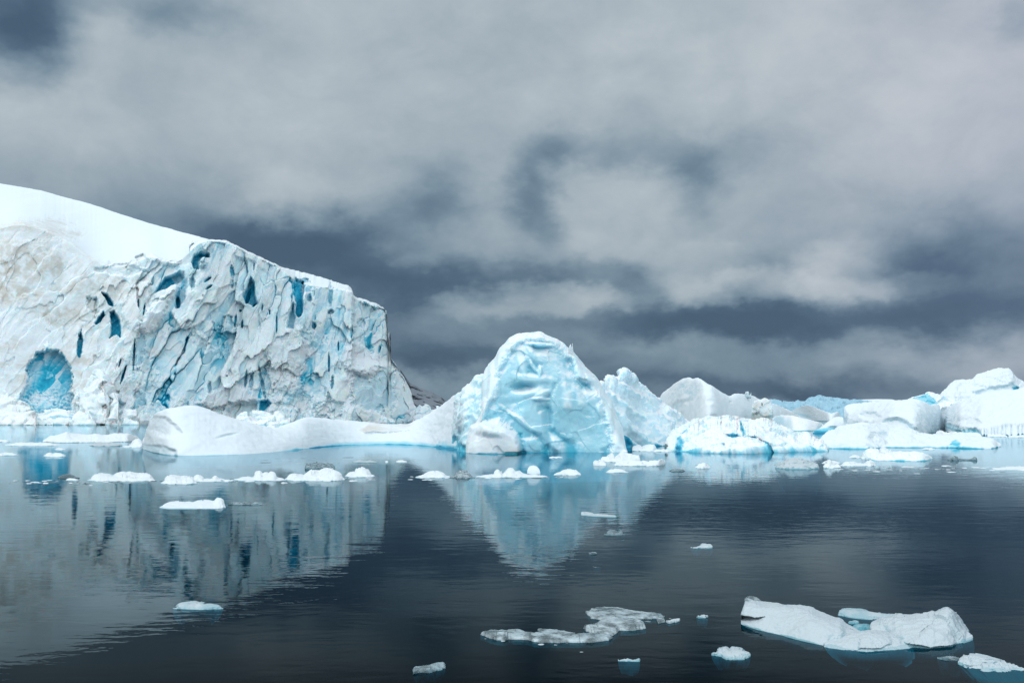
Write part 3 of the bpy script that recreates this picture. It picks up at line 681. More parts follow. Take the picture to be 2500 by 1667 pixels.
# thin icicle standing on the right shoulder
berg('ice_spike', c3([(1472,240),(1480,215),(1490,200),(1503,188),(1506,205),(1500,230),(1512,265)]), c3([(1472,262),(1512,285)]), .25, M_SNOW, dep=HSP, under=.2, foot=.1, parent=hero, px=.25, nt=14, nb=5, tint=(.05,0,.7), smooth=0)

# ================================================================== icebergs to the right of it
def c4(pts): return [(1500 + .2551 * a, 860 + .2551 * b) for a, b in pts]
def c5(pts): return [(1950 + .2338 * a, 860 + .2338 * b) for a, b in pts]
def c6(pts): return [(.4252 * a, 1000 + .4252 * b) for a, b in pts]
def c7(pts): return [(950 + .3935 * a, 1050 + .3935 * b) for a, b in pts]
def c8(pts): return [(1650 + .3614 * a, 1400 + .3614 * b) for a, b in pts]

# second berg: sharp shoulder with diagonal bands
def bands(X, Y, V, tn, disp):
    q = (X - 1465) * .62 - (Y - 912) * .78        # runs along the slope
    wv = fbm(np.stack([X * .02, Y * .02, X * 0], -1), 3) * 9
    st = np.sin((q + wv) * .19) * .5 + .5; st2 = fbm(np.stack([(q + wv) * .09, (X + Y) * .008, X * 0], -1), 4, .6)
    tn[..., 0] += .16 * sstep(.5, 1, st) + .25 * np.clip(st2, 0, 1); tn[..., 2] += .35 * sstep(.05, .4, -st2)
    disp += (st - .5) * .6 + st2 * .5
    tn[..., 0] += .35 * sstep(1050, 1090, Y) * sstep(1590, 1520, X)
    tn[..., 0] += .30 * sstep(1.3, .0, V[..., 2])
berg('iceberg', [(1440,975),(1455,950),(1467,935),(1480,925),(1500,914),(1508,916),(1514,909),(1522,907),(1532,913),(1545,925),(1560,936),(1580,955),(1610,980),(1640,1003),(1662,1020),(1680,1035),(1700,1060)],
     [(1440,1100),(1530,1095),(1560,1090),(1630,1088),(1700,1082)], 16, M_BERG, circ=.35, px=1.0, nt=130, nb=20, under=3, foot=2, amp=1.0, nsc=.11, rim=.5, fine=.16, tint=(.10, 0, .05), sil=1.6, colfn=bands, edge=1.5, seed=2,
     feats=[('p', c4([(0,640),(40,700),(90,800),(130,900),(60,930),(0,930)]), 1.4, .45, 0, -.5, 5)],
     label='white pointed iceberg with blue diagonal bands, touching the right side of the tall rounded one', cat='iceberg')
# third: rounded dusty white berg
def dusty(X, Y, V, tn, disp):
    n = fbm(np.stack([X * .22, Y * .05, X * 0 + 4], -1), 4, .65)
    m = sstep(1720, 1600, X + (Y - 960) * .6) * sstep(935, 960, Y); tn[..., 1] += .5 * m * sstep(.15, .5, n); tn[..., 2] -= .5 * m * sstep(0, .4, n)
berg('iceberg', c4([(415,560),(425,435),(460,395),(500,370),(560,310),(610,275),(680,250),(740,243),(820,250),(860,275),(885,300),(930,310),(1000,370),(1060,405),(1105,420),(1150,400),(1200,396),(1250,400),(1320,420),(1390,455),(1420,480),(1480,490),(1530,520),(1620,560),(1640,620)]),
     c4([(415,700),(900,720),(1640,700)]), 22, M_SNOW, circ=.6, px=1.0, nt=100, nb=16, under=3, foot=1, amp=1.0, nsc=.07, rim=.15, fine=.04, tint=(.05, 0, .35), sil=.8, smooth=5, edge=1.5, seed=5, colfn=dusty,
     feats=[('p', c4([(640,330),(700,290),(800,300),(870,330),(930,400),(820,400),(740,430),(650,420)]), .8, .30, 0, -.35, 8), ('p', c4([(600,470),(720,440),(740,460),(660,520),(560,600),(540,520)]), 1.2, .20, .3, -.3, 6),
            ('e', *c4([(1105,482)])[0], 5, 3.5, 0, .8, .3, .3, -.8, .5), ('e', *c4([(945,610)])[0], 9, 5, 0, .6, .2, .5, -.8, .6), ('e', *c4([(910,470)])[0], 7, 5, 0, .5, .2, .1, -.4, .6)],
     label='rounded dusty white iceberg whose flank carries the dirty grey block', cat='iceberg')
dB = float(water_depth(1850, 1041.0)) - 5
berg('dirty_ice_block', c4([(1310,600),(1322,520),(1325,480),(1350,462),(1400,448),(1440,437),(1475,450),(1500,480),(1512,520),(1520,600),(1527,640)]), c4([(1310,690),(1400,690),(1527,685)]), 4, M_GLACIER, dep=dB - 3, circ=.5, px=.6, nt=60, under=2, foot=0, amp=.5, nsc=.25, facet=.25, fsc=.35, fine=.04,
     tint=(.06, .6, .1), sil=.8, seed=8, feats=[('p', c4([(1310,600),(1380,570),(1430,620),(1520,610),(1530,690),(1300,700)]), .9, .1, 1.0, -.9, 4), ('e', *c4([(1413,500)])[0], 2, 4, 0, 1, .1, 2, -1, .3), ('e', *c4([(1355,590)])[0], 3, 2, 30, 1, .1, 2, -1, .3)],
     label='dirty grey ice block stuck upright on the right flank of the rounded white berg', cat='ice block')
berg('ice_chunk', c4([(1252,395),(1262,372),(1275,370),(1285,378),(1300,374),(1310,382),(1300,400),(1292,412)]), c4([(1252,425),(1292,428)]), .9, M_FLOE, dep=dB + 17, px=.35, nt=18, nb=6, under=.5, foot=0, smooth=0, amp=.25, nsc=1.2, facet=.3, fsc=1.0, tint=(.25, 0, 0), seed=9,
     label='tiny jagged ice chunk perched on the crest of the rounded white berg', cat='ice chunk')
# light blue wall of a far glacier and a far low snow shore
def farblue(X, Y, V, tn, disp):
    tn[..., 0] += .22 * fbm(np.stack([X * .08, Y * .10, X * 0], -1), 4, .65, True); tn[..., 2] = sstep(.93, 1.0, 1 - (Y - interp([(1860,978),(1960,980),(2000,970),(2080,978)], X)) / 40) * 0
berg('far_glacier', [(1860,985),(1883,980),(1930,982),(1965,980),(1978,971),(1998,968),(2030,971),(2070,978),(2110,982),(2170,985),(2230,983),(2290,990)], [(1860,1022.5),(2290,1022.5)], 160, M_FAR, circ=.9, px=1.0, nt=70, nb=6, under=6, foot=2, amp=9, nsc=.02, facet=4, fsc=.04, fine=.8, tint=(.30, 0, 0), sil=1.2, edge=6, colfn=farblue,
     label='distant flat blue glacier wall on the horizon between the white bergs', cat='glacier')
berg('snow_shore', c5([(520,520),(540,500),(640,492),(720,490),(820,487),(980,490),(1020,505)]), [(2070,1021.6),(2190,1021.6)], 400, M_SNOW, circ=.5, px=1.5, nt=20, nb=4, under=3, tint=(.15, 0, .2), seed=12,
     label='thin pale strip of snow-covered shore far behind the flat-topped berg', cat='shore')
# slabs between
berg('iceberg', c4([(1490,560),(1505,490),(1560,500),(1620,530),(1700,570),(1765,600),(1790,640)]), c4([(1490,700),(1790,740)]), 12, M_SNOW, circ=.4, px=1, nt=40, amp=.5, nsc=.12, tint=(.05, 0, .5), seed=13,
     label='white sloping slab of ice just right of the dirty grey block', cat='iceberg')
berg('iceberg', c4([(1510,640),(1530,610),(1600,600),(1700,605),(1760,618),(1850,640),(1950,665),(2005,690),(2005,700)]), c4([(1510,735),(1600,745),(1720,752),(1850,752),(1960,748),(2005,742)]), 14, M_BERG, circ=.4, px=1, nt=50, amp=.4, nsc=.12, tint=(.26, 0, 0), basecyan=.8, seed=14, edge=2,
     label='smooth mint-green wedge of ice sloping down to the right of the dirty grey block', cat='iceberg')
berg('iceberg', c4([(1695,560),(1720,545),(1800,512),(1850,507),(1900,520),(2000,560),(2080,590),(2110,575),(2145,560),(2155,600),(2190,640)]), c4([(1695,640),(1900,655),(2060,662),(2190,660)]), 22, M_SNOW, circ=.5, px=1, nt=50, amp=.8, nsc=.09, rim=.4, tint=(.10, 0, .4), basecyan=1.4, seed=15,
     feats=[('e', *c4([(1800,600)])[0], 30, 3, 12, .8, .3, 0, -.5, .6)],
     label='white hump-backed iceberg with a thin horn, in front of the far blue glacier wall', cat='iceberg')
berg('iceberg', c4([(1900,765),(1940,740),(2010,690),(2060,650),(2100,620),(2150,612),(2195,620),(2210,700),(2215,730)]), c4([(1900,775),(2215,770)]), 8, M_SNOW, circ=.5, px=.9, nt=50, amp=.4, nsc=.2, tint=(.08, 0, .4), basecyan=.9, seed=16,
     feats=[('p', c4([(1890,770),(1950,730),(2050,705),(2120,720),(2180,745),(2150,780),(1900,785)]), 1.2, .65, 0, -1.2, 5)],
     label='small white berg with a dark turquoise undercut beside the flat-topped berg', cat='iceberg')
# flat topped berg
berg('tabular_iceberg', c5([(470,600),(475,560),(520,548),(640,530),(760,520),(900,512),(1000,506),(1120,503),(1200,502),(1260,512),(1320,535),(1400,553),(1470,562),(1480,600),(1500,690),(1560,740),(1580,780),(1580,800)]),
     c5([(470,830),(700,838),(1000,850),(1250,852),(1400,840),(1580,815)]), 18, M_SNOW, circ=.6, px=1.0, nt=110, nb=14, amp=1.0, nsc=.07, rim=.4, fine=.08, under=3, foot=-1, tint=(.05, 0, .3), sil=.5, edge=1.3, smooth=4, seed=20,
     feats=[('p', c5([(640,650),(700,630),(790,632),(860,680),(840,705),(760,700),(680,685)]), 1.6, .10, 0, -.7, 6), ('p', c5([(880,740),(930,712),(1040,705),(1130,730),(1200,790),(1250,820),(1150,815),(1000,800),(900,770)]), 2.2, .20, 0, -.8, 6),
            ('p', c5([(470,700),(560,730),(700,745),(760,790),(560,820),(470,830)]), .8, .16, 0, -.7, 10)],
     label='broad flat-topped white iceberg with oval grey hollows', cat='iceberg')
# blue faceted peak and tall far berg
berg('iceberg', c5([(1090,500),(1140,490),(1220,462),(1300,435),(1345,418),(1400,422),(1480,445),(1560,470),(1640,490),(1660,520)]), [(2200,1032),(2345,1032)], 30, M_BERG, circ=.4, px=1.0, nt=80, amp=1.6, nsc=.06, facet=1.6, fsc=.12, fine=.3, under=3, tint=(.10, 0, 0), sil=.6, edge=2, seed=22,
     feats=[('p', c5([(1130,495),(1345,420),(1400,470),(1475,560),(1430,570),(1260,520),(1200,500)]), 3, .60, 0, -.5, 3)],
     label='pointed berg with a deep blue facet, behind the right end of the flat-topped berg', cat='iceberg')
def farpeak(X, Y, V, tn, disp):
    pass
berg('iceberg', c5([(1478,442),(1500,410),(1550,380),(1590,330),(1630,300),(1700,290),(1800,290),(1830,275),(1850,250),(1900,228),(1980,200),(2060,180),(2130,172),(2190,168),(2220,185),(2245,230),(2290,275),(2330,300),(2400,340),(2560,420),(2800,520)]), [(2290,1031),(2610,1031)], 50, M_SNOW, circ=.5, px=1.1, nt=110, nb=14, amp=1.8, nsc=.05, rim=1.0, fine=.25, under=3, tint=(.05, 0, .3), sil=1.0, edge=2.5, seed=24,
     feats=[('p', c5([(1830,430),(1950,385),(2150,345),(2230,325),(2310,390),(2200,410),(2000,450),(1850,465)]), 4, .30, 0, -.7, 5), ('p', c5([(1650,315),(1750,330),(1900,345),(1950,370),(1880,385),(1750,370)]), 3, .14, 0, -.5, 6),
            ('p', c5([(1840,265),(1950,262),(2050,285),(2130,320),(2050,310),(1960,285)]), 2.5, .12, 0, -.5, 5), ('p', c5([(1600,480),(1700,470),(1800,460),(1830,490),(1700,520)]), 2, .18, 0, -.5, 6), ('p', c5([(2225,365),(2290,370),(2300,400),(2240,395)]), 2.5, .6, 0, -.6, 3)],
     label='tallest white iceberg at the right edge, its stepped peak behind the fluted berg', cat='iceberg')
# large right berg with the fluted wall at the waterline
def flute(X, Y, V, tn, disp):
    yb_ = np.interp(X, [2310, 2400, 2500, 2620], [1062, 1063, 1066, 1068]); yt_ = np.interp(X, [2310, 2390, 2440, 2500, 2620], [1050, 1046, 1040, 1034, 1028])
    jt = fbm(np.stack([X * .3, X * 0, X * 0 + 7], -1), 3); m = sstep(0, 5, Y - yt_ + 6 * jt) * sstep(2325, 2345, X); f = np.abs(np.sin(X * .30 + 1.4 * np.sin(X * .07) + 3 * fbm(np.stack([X * .06, X * 0 + 2, X * 0], -1), 2)))
    tn[..., 2] -= 1.0 * m; tn[..., 0] += (.20 + .14 * (1 - f)) * m; disp += m * (f * .6 - 1.0)
berg('iceberg', c5([(1465,650),(1480,600),(1510,575),(1570,572),(1620,555),(1700,525),(1800,495),(1900,470),(2000,455),(2100,440),(2200,415),(2300,398),(2400,385),(2700,360),(2900,420)]), c5([(1465,800),(1560,835),(1680,860),(1900,868),(2352,872),(2900,872)]), 26, M_SNOW, circ=.4, px=1.0, nt=120, nb=14, amp=1.2, nsc=.07, rim=.5, fine=.10, under=3, foot=-1, tint=(.06, 0, .3), sil=.6, edge=2, seed=26, colfn=flute,
     feats=[('p', c5([(1680,720),(1760,690),(1830,675),(1870,700),(1900,740),(1800,770),(1700,780)]), 1.3, .10, 0, -.8, 6), ('p', c5([(1560,745),(1620,760),(1700,790),(1850,800),(1900,860),(1700,865),(1570,820)]), 1.6, .42, 0, -1, 4), ('p', c5([(1465,640),(1500,590),(1560,580),(1510,620),(1475,680)]), 1.6, .3, 0, -.6, 4)],
     label='long sloping white iceberg with a fluted blue wall along its waterline at the right edge', cat='iceberg')
# brash berg in front of the banded one
def rub(X, Y, V, tn, disp):
    n = fbm(np.stack([X * .035, Y * .06, X * 0 + 2], -1), 5, .6); n2 = fbm(V * .5, 4, .6, True)
    tn[..., 0] += .30 * n + .30 * sstep(-.1, -.5, n2) + .12; tn[..., 2] += .5 * sstep(0.1, .5, n2) * sstep(.1, -.2, n); disp += .25 * n2
rl = [(1625,1085),(1632,1070),(1650,1058),(1665,1050),(1680,1042),(1700,1030),(1730,1026),(1765,1028),(1800,1034),(1830,1030),(1860,1032),(1885,1038),(1905,1045),(1925,1052),(1940,1066),(1958,1064),(1970,1062),(1974,1068),(1985,1075),(2000,1080),(2015,1090),(2022,1100)]
berg('brash_iceberg', rl, [(1625,1100),(1700,1104),(1760,1106),(1830,1106),(1900,1104),(1980,1102),(2022,1101)], 17, M_BERG, circ=.35, px=.85, nt=150, nb=16, amp=1.0, nsc=.14, rim=.4, facet=.35, fsc=.22, fine=.12, under=3, foot=1.5, tint=(.10, 0, .1), sil=1.6, edge=2.5, seed=30, colfn=rub, basecyan=.5,
     feats=[('p', c4([(610,860),(640,855),(665,880),(660,915),(630,935),(600,940)]), 1.5, .55, 0, -.5, 4), ('p', c4([(1200,700),(1215,690),(1240,760),(1255,830),(1230,830),(1210,770)]), 1.6, .60, 0, -.5, 2),
            ('p', c4([(1240,840),(1300,850),(1400,880),(1450,920),(1500,960),(1460,960),(1380,900),(1290,865)]), 1.5, .50, 0, -.5, 2.5), ('p', c4([(1040,790),(1110,805),(1170,805),(1220,830),(1180,825),(1100,820)]), 1.2, .5, 0, -.4, 2),
            ('p', c4([(845,970),(900,920),(960,890),(1060,870),(1150,880),(1250,900),(1330,975)]), -1.6, -.2, 0, .35, 5), ('p', c4([(930,890),(1000,880),(1050,900),(1060,935),(1000,920),(960,930),(940,920)]), 1.4, .50, 0, -.4, 3),
            ('p', c4([(590,800),(640,770),(720,740),(700,760),(640,800)]), 1.5, .55, 0, -.5, 3)],
     label='low crumbled blue-white iceberg split by bright cyan cracks, in front of the dirty grey block', cat='iceberg')
# low long berg
def lowcol(X, Y, V, tn, disp):
    tn[..., 0] += .30 * sstep(1.0, .1, V[..., 2] + .5 * fbm(V * .2, 3)) ; tn[..., 2] -= .6 * sstep(1.0, .2, V[..., 2])
berg('iceberg', c5([(200,950),(215,910),(260,880),(330,850),(400,838),(450,800),(520,790),(600,765),(700,757),(800,760),(900,775),(980,800),(1100,812),(1170,815),(1220,845),(1350,862),(1500,872),(1600,878),(1660,868),(1740,875),(1800,895),(1900,902),(1990,905),(2040,920),(2080,940),(2110,950),(2112,962)]),
     c5([(200,990),(300,1002),(450,1008),(700,1012),(850,1000),(900,992),(1100,995),(1400,995),(1600,997),(1750,1003),(1900,1007),(2030,1005),(2112,980)]), 22, M_SNOW, circ=.3, px=1.0, nt=90, nb=14, amp=.8, nsc=.13, rim=.4, fine=.14, under=3, foot=1, tint=(.06, 0, .25), sil=.7, edge=2, seed=33, colfn=lowcol,
     feats=[('p', c5([(380,900),(460,880),(600,890),(700,880),(780,890),(850,950),(900,1010),(600,1010),(350,1000),(240,960),(300,905)]), .9, .22, 0, -.8, 6), ('p', c5([(720,865),(800,850),(880,855),(960,880),(1010,930),(930,935),(850,915),(780,895)]), 1.4, .42, 0, -1, 4),
            ('p', c5([(1560,990),(1600,940),(1640,930),(1700,950),(1690,1000)]), 1.0, .50, 0, -1, 4)],
     label='long low white iceberg with a blue waterline and a bulb at its right end', cat='iceberg')

# ================================================================== debris at the foot of the glacier
def blk(top, bas, D=12, tint=(.12, .1, .1), mat=None, label='', seed=0, amp=3.0, facet=3.0, **k):
    berg('ice_block', top, bas, D, mat or M_GLACIER, px=.8, nt=60, nb=8, circ=.4, amp=amp, nsc=.06, facet=facet, fsc=.12, fine=.8, under=2, foot=0, tint=tint, sil=1.4, seed=seed, edge=1.6, label=label, cat='ice block', **k)
blk([(-30,975),(0,966),(30,968),(60,985),(80,1003),(88,1020)], [(-30,1037.5),(88,1038)], 30, (.03, .35, .4), label='big dusty white ice boulder at the left edge, at the foot of the glacier', seed=41, facet=1.5)
blk([(178,1025),(190,1000),(205,945),(220,915),(235,902),(250,910),(262,935),(285,960),(290,985),(270,1000),(262,1030)], [(178,1036.5),(262,1037)], 22, (.03, .15, .4), label='tall white pointed block beside the turquoise hollow', seed=42)
blk([(82,1018),(110,1010),(140,1003),(165,1000),(185,1015),(200,1030)], [(82,1037.2),(200,1037.2)], 14, (.42, 0, 0), label='pale turquoise ice rubble under the turquoise hollow', seed=43)
blk([(258,1025),(275,1008),(300,998),(318,1002),(325,1018),(340,1030)], [(258,1037),(340,1037)], 14, (.08, .1, .2), label='grey-white slanted ice block left of the low snow mound', seed=44)
blk([(168,1028),(195,1015),(225,1018),(235,1032)], [(168,1038),(235,1038)], 8, (.05, 0, .5), label='small white wedge of ice between the turquoise rubble and the slanted block', seed=45)
blk([(575,1024),(600,1012),(640,1010),(680,1014),(708,1026)], [(575,1036),(708,1036)], 12, (.06, 0, .4), label='low white shelf of broken ice at the cliff foot, above the snow saddle', seed=46)
blk([(890,1022),(915,1012),(940,1008),(965,1022)], [(890,1032.5),(965,1032.5)], 12, (.25, 0, .1), label='small cyan ice heap under the light blue wall of the glacier', seed=47)
blk([(1008,1022),(1015,1000),(1026,985),(1034,990),(1042,988),(1048,1000),(1055,1015),(1060,1026)], [(1008,1031.5),(1060,1031.5)], 16, (.30, 0, .1), label='jagged cyan and white ice block touching the right toe of the glacier', seed=48)
blk([(1050,1018),(1060,1000),(1068,992),(1075,998),(1080,990),(1090,1000),(1100,1020)], [(1050,1030.8),(1100,1030.8)], 14, (.22, 0, .2), label='jagged pale ice block in front of the dark mountain foot', seed=49)

# ================================================================== floes and bergy bits
def floe(top, bas, D, label, mat=None, tint=(.05, 0, .3), amp=.20, nsc=.9, cat='ice floe', name='ice_floe', px=.9, seed=None, under=.25, foot=.08, circ=.5, sil=.5, fine=.03, rim=.05, nt=26, nb=8, **k):
    floe.n += 1; D = D * 1.25
    return berg(name, top, bas, D, mat or M_FLOE, px=px, nt=nt, nb=nb, circ=circ, amp=amp, nsc=nsc, rim=rim, fine=fine, under=under, foot=foot, tint=tint, sil=sil * 1.6, facet=k.pop('facet', .10), fsc=1.3, basecyan=k.pop('basecyan', .16), seed=seed or 60 + floe.n * 1.37,
                label=label, cat=cat, **k)
floe.n = 0
def low(x0, x1, y0, y1, lumps=()):
    """silhouette and waterline of a low plate between x0..x1, rows y0 (top) to y1 (water)"""
    w_ = x1 - x0; h = y1 - y0; base_h = h * (.36 if lumps else .62)
    xs = np.linspace(x0, x1, 40); u = (xs - x0) / w_
    pr_ = np.clip(np.minimum(u / .28, (1 - u) / .34), 0, 1) ** .6
    pr_ = pr_ * (.72 + .5 * fbm(np.stack([xs * .11, xs * 0 + x0, xs * 0], -1), 4, .6))
    top = list(zip(xs, y1 - h * .12 - base_h * .95 * np.clip(pr_, .05, 1.1)))
    n = 14
    if lumps:
        t0 = interp(top, xs)
        for (cx_, r_, hy) in lumps:
            hy = y1 - (y1 - hy) * .84
            q = np.clip(1 - ((xs - cx_) / r_) ** 2, 0, 1) ** .5; t0 = np.minimum(t0, y1 - base_h * .3 - (y1 - hy - base_h * .3) * q + (q <= 0) * 99)
        top = list(zip(xs, t0))
    return top, [(x0, y1 - h * .12), (x0 + .12 * w_, y1), (x1 - .12 * w_, y1), (x1, y1 - h * .12)]
def lf(x0, x1, y0, y1, D, label, lumps=(), **k):
    t, b = low(x0, x1, y0, y1, lumps); return floe(t, b, D, label, **k)

# left, in front of the glacier
floe(c6([(245,178),(290,150),(330,148),(380,128),(420,138),(500,145),(560,142),(600,148),(660,135),(740,138),(790,155),(800,165)]), c6([(245,184),(330,190),(560,188),(740,184),(800,172)]), 9, 'long thick white floe near the left edge, between the glacier and the low snow mound', tint=(.02, 0, .6), amp=.2, nsc=.3)
lf(11, 146, 1076, 1088, 6, 'thin white floe tip reaching to the left from under the long thick floe')
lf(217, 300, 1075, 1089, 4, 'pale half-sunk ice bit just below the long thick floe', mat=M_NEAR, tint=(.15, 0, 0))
lf(315, 356, 1069, 1088, 3, 'lumpy white ice bit touching the left tip of the snow mound', lumps=[(335, 14, 1069)])
lf(298, 350, 1084, 1092, 2, 'small white sliver below the lumpy bit at the left tip of the snow mound')
lf(-6, 25, 1070, 1079, 3, 'small white ice bit at the left edge, the upper of two')
lf(-6, 43, 1102, 1112, 2.5, 'small white ice bit at the left edge, the lower of two')
lf(106, 161, 1099, 1115, 3, 'rounded pale ice bit floating in the turquoise reflection', tint=(.12, 0, .1))
lf(134, 160, 1091, 1098, 1.6, 'tiny pale bit behind the rounded one in the turquoise reflection')
lf(212, 378, 1150, 1175, 5, 'white rough floe, leftmost large piece of the brash line', lumps=[(250, 30, 1156), (310, 40, 1153), (350, 25, 1155)], tint=(.03, 0, .6))
lf(141, 195, 1158, 1168, 1.6, 'thin clear dark ice shard left of the rough white floe', mat=M_DARK, lumps=[(165, 22, 1158)], tint=(.1, 0, 0))
lf(158, 192, 1165, 1173, 1.5, 'little white bit under the dark clear shard')
lf(392, 482, 1158, 1182, 4, 'lumpy white floe, second large piece of the brash line from the left', lumps=[(425, 26, 1159), (455, 22, 1162)], tint=(.03, 0, .6))
lf(470, 570, 1159, 1176, 3, 'low white brash floe between the second piece and the double-horned one', lumps=[(485, 14, 1159), (525, 10, 1163)])
lf(570, 700, 1150, 1174, 3.5, 'long white floe with a horned lump, middle of the left brash line', lumps=[(632, 12, 1150), (650, 17, 1154), (665, 9, 1149)], tint=(.03, 0, .6))
lf(695, 842, 1140, 1174, 4, 'white floe with a big rounded hump at the right of the left brash line', lumps=[(720, 20, 1157), (765, 22, 1147), (802, 34, 1140)], tint=(.05, 0, .5))
lf(842, 915, 1140, 1165, 3, 'white floe with a fan-shaped lump, right end of the left brash line', lumps=[(885, 20, 1140), (862, 16, 1152)], tint=(.05, 0, .4))
floe([(744,1142),(750,1133),(780,1131),(810,1135),(818,1142)], [(744,1146),(818,1146)], 2.5, 'translucent grey ice lump behind the big rounded hump', mat=M_SLUSH, tint=(.3, 0, 0))
lf(966, 994, 1121, 1128, 1.5, 'small white bit in the dark gap left of the blue reflection')
lf(940, 948, 1122, 1129, .8, 'tiny pale ball of ice in the turquoise water')
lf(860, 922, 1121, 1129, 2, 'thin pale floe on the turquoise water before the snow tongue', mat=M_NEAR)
lf(389, 551, 1214, 1242, 3.6, 'smooth white floe with a crumbled right corner, alone on the glacier reflection', lumps=[(440, 45, 1222), (500, 40, 1220), (535, 14, 1214)], tint=(.02, 0, .6), under=.7)
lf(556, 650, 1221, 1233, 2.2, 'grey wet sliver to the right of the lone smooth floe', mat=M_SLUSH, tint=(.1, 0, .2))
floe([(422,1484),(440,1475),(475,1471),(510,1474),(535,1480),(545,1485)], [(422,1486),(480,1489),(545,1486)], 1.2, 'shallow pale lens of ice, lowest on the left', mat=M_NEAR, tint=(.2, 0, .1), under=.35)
# in front of the central berg
lf(1160, 1338, 1146, 1166, 3.0, 'white floe carrying the round ice ball', lumps=[(1216, 9, 1143), (1245, 14, 1141), (1265, 12, 1150)], tint=(.02, 0, .6))
bd = float(water_depth(1303, 1162)) + .8
berg('ice_ball', [(1287,1150),(1288,1144),(1293,1138),(1302,1135.5),(1311,1138),(1317,1145),(1319,1152)], [(1287,1154),(1302,1159),(1319,1155)], .8, M_SNOW, dep=bd, circ=1, px=.5, nt=24, nb=8, under=.2, foot=0, tint=(.02, 0, .7), amp=.03, nsc=2, label='round white ball of ice sitting on the floe before the tall berg', cat='ice chunk')
lf(1014, 1102, 1149, 1167, 3, 'flat white brash floe left of the floe with the ice ball', lumps=[(1060, 30, 1151)])
lf(1098, 1160, 1148, 1168, 3, 'greyish flat brash floe touching the floe with the ice ball', mat=M_SLUSH, tint=(.05, 0, .35), lumps=[(1130, 20, 1149)])
floe([(1352,1158),(1370,1152),(1392,1146),(1405,1150),(1418,1157)], [(1352,1160),(1418,1160)], 2, 'low white pyramid of ice right of the ice ball')
lf(1340, 1374, 1112, 1118, 1.5, 'small white bit close under the tall berg')
floe(c3([(1735,1145),(1750,1130),(1800,1128),(1850,1135),(1820,1105),(1835,1093),(1900,1090),(1980,1098),(2050,1115),(2058,1145),(2060,1150)]), c3([(1735,1162),(1900,1175),(2060,1170)]), 2.2, 'white floe with an overhanging upper slab, right of the tall berg', tint=(.03, 0, .5), under=.8, amp=.15)
floe(c3([(1848,1190),(1860,1180),(1950,1160),(2100,1158),(2200,1160),(2230,1145),(2262,1150),(2266,1165)]), c3([(1848,1198),(2050,1202),(2220,1202),(2266,1185)]), 1.6, 'long white floe with an upturned tip in front of the slabbed floe', tint=(.03, 0, .5), under=.6)
floe(c3([(1672,1180),(1680,1162),(1720,1158),(1760,1172),(1780,1185)]), c3([(1672,1195),(1780,1196)]), 1.2, 'small rounded floe left of the slabbed floe')
lf(1478, 1535, 1143, 1154, 2, 'thin white floe below the slabbed floe', lumps=[(1505, 22, 1144)])
floe(c4([(170,925),(175,890),(230,885),(260,905),(320,880),(380,885),(400,905),(405,930)]), c4([(170,945),(380,948),(405,940)]), 3, 'lumpy white ice bit wedged between the tall berg and the crumbled one', tint=(.10, 0, .3))
lf(1592, 1640, 1094, 1103, 2, 'flat white bit right of the wedged lumpy one')
lf(1634, 1673, 1140, 1151, 1.5, 'grey wet floe before the crumbled berg', mat=M_SLUSH, tint=(.15, 0, .1))
floe([(1696,1142),(1710,1134),(1722,1131),(1733,1139),(1735,1142)], [(1696,1142.5),(1715,1144),(1735,1142)], 1.4, 'small white cap of ice before the crumbled berg')
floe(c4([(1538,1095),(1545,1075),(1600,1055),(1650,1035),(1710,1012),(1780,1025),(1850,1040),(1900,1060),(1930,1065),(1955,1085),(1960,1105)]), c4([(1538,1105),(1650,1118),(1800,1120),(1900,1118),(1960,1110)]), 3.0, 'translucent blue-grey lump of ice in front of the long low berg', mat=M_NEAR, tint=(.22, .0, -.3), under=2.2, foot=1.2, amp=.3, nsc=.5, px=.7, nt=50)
lf(2050, 2138, 1121, 1138, 3, 'white flat floe in the right brash field, left of the two-humped berg bit', lumps=[(2075, 20, 1126), (2125, 12, 1121)], tint=(.05, 0, .5))
lf(2006, 2052, 1120, 1132, 3, 'grey-white flat bit at the left of the right brash field')
floe([(2010,1140),(2018,1132),(2024,1123),(2030,1132),(2040,1136),(2050,1132),(2053,1140)], [(2010,1143),(2053,1143)], 1.2, 'spiky white bit at the left of the right brash field', tint=(.03, 0, .6))
lf(2072, 2104, 1108, 1118, 2, 'small white floe close left of the two-humped berg bit')
def jc(X, Y, V, tn, disp): tn[..., 0] += .2 * sstep(.5, 0, V[..., 2])
floe(c5([(650,1100),(680,1050),(720,1010),(760,1002),(820,1020),(870,1042),(960,1040),(1050,1038),(1120,1040),(1180,1045),(1230,1042),(1300,1055),(1350,1068),(1390,1090),(1398,1105)]), c5([(650,1115),(780,1128),(1000,1132),(1250,1138),(1350,1130),(1398,1112)]), 4, 'white berg bit with a sharp left peak, carrying the small square block', mat=M_BERG, tint=(.10, 0, .35), under=1.2, amp=.3, nsc=.35, px=.8, nt=50, colfn=jc,
     feats=[('p', c5([(960,1050),(1100,1060),(1170,1075),(1140,1105),(1050,1100),(990,1085)]), .5, .18, 0, -.4, 4)])
floe(c5([(845,1030),(848,996),(900,998),(966,1000),(955,1030)]), c5([(845,1052),(955,1052)]), 1.2, 'small square white ice block standing on the sharp-peaked berg bit', dep=float(water_depth(2160, 1124)) + 3.2, under=.3, foot=0, cat='ice block', name='ice_block')
lf(2250, 2284, 1090, 1098, 2, 'small white floe by the waterline of the long low berg')
floe(c5([(1430,850),(1440,820),(1500,818),(1530,840),(1640,832),(1750,840),(1850,838),(1900,855),(1912,875)]), c5([(1430,866),(1700,882),(1912,884)]), 4, 'narrow white floe with a knob at its left end, under the fluted blue wall', tint=(.05, 0, .4))
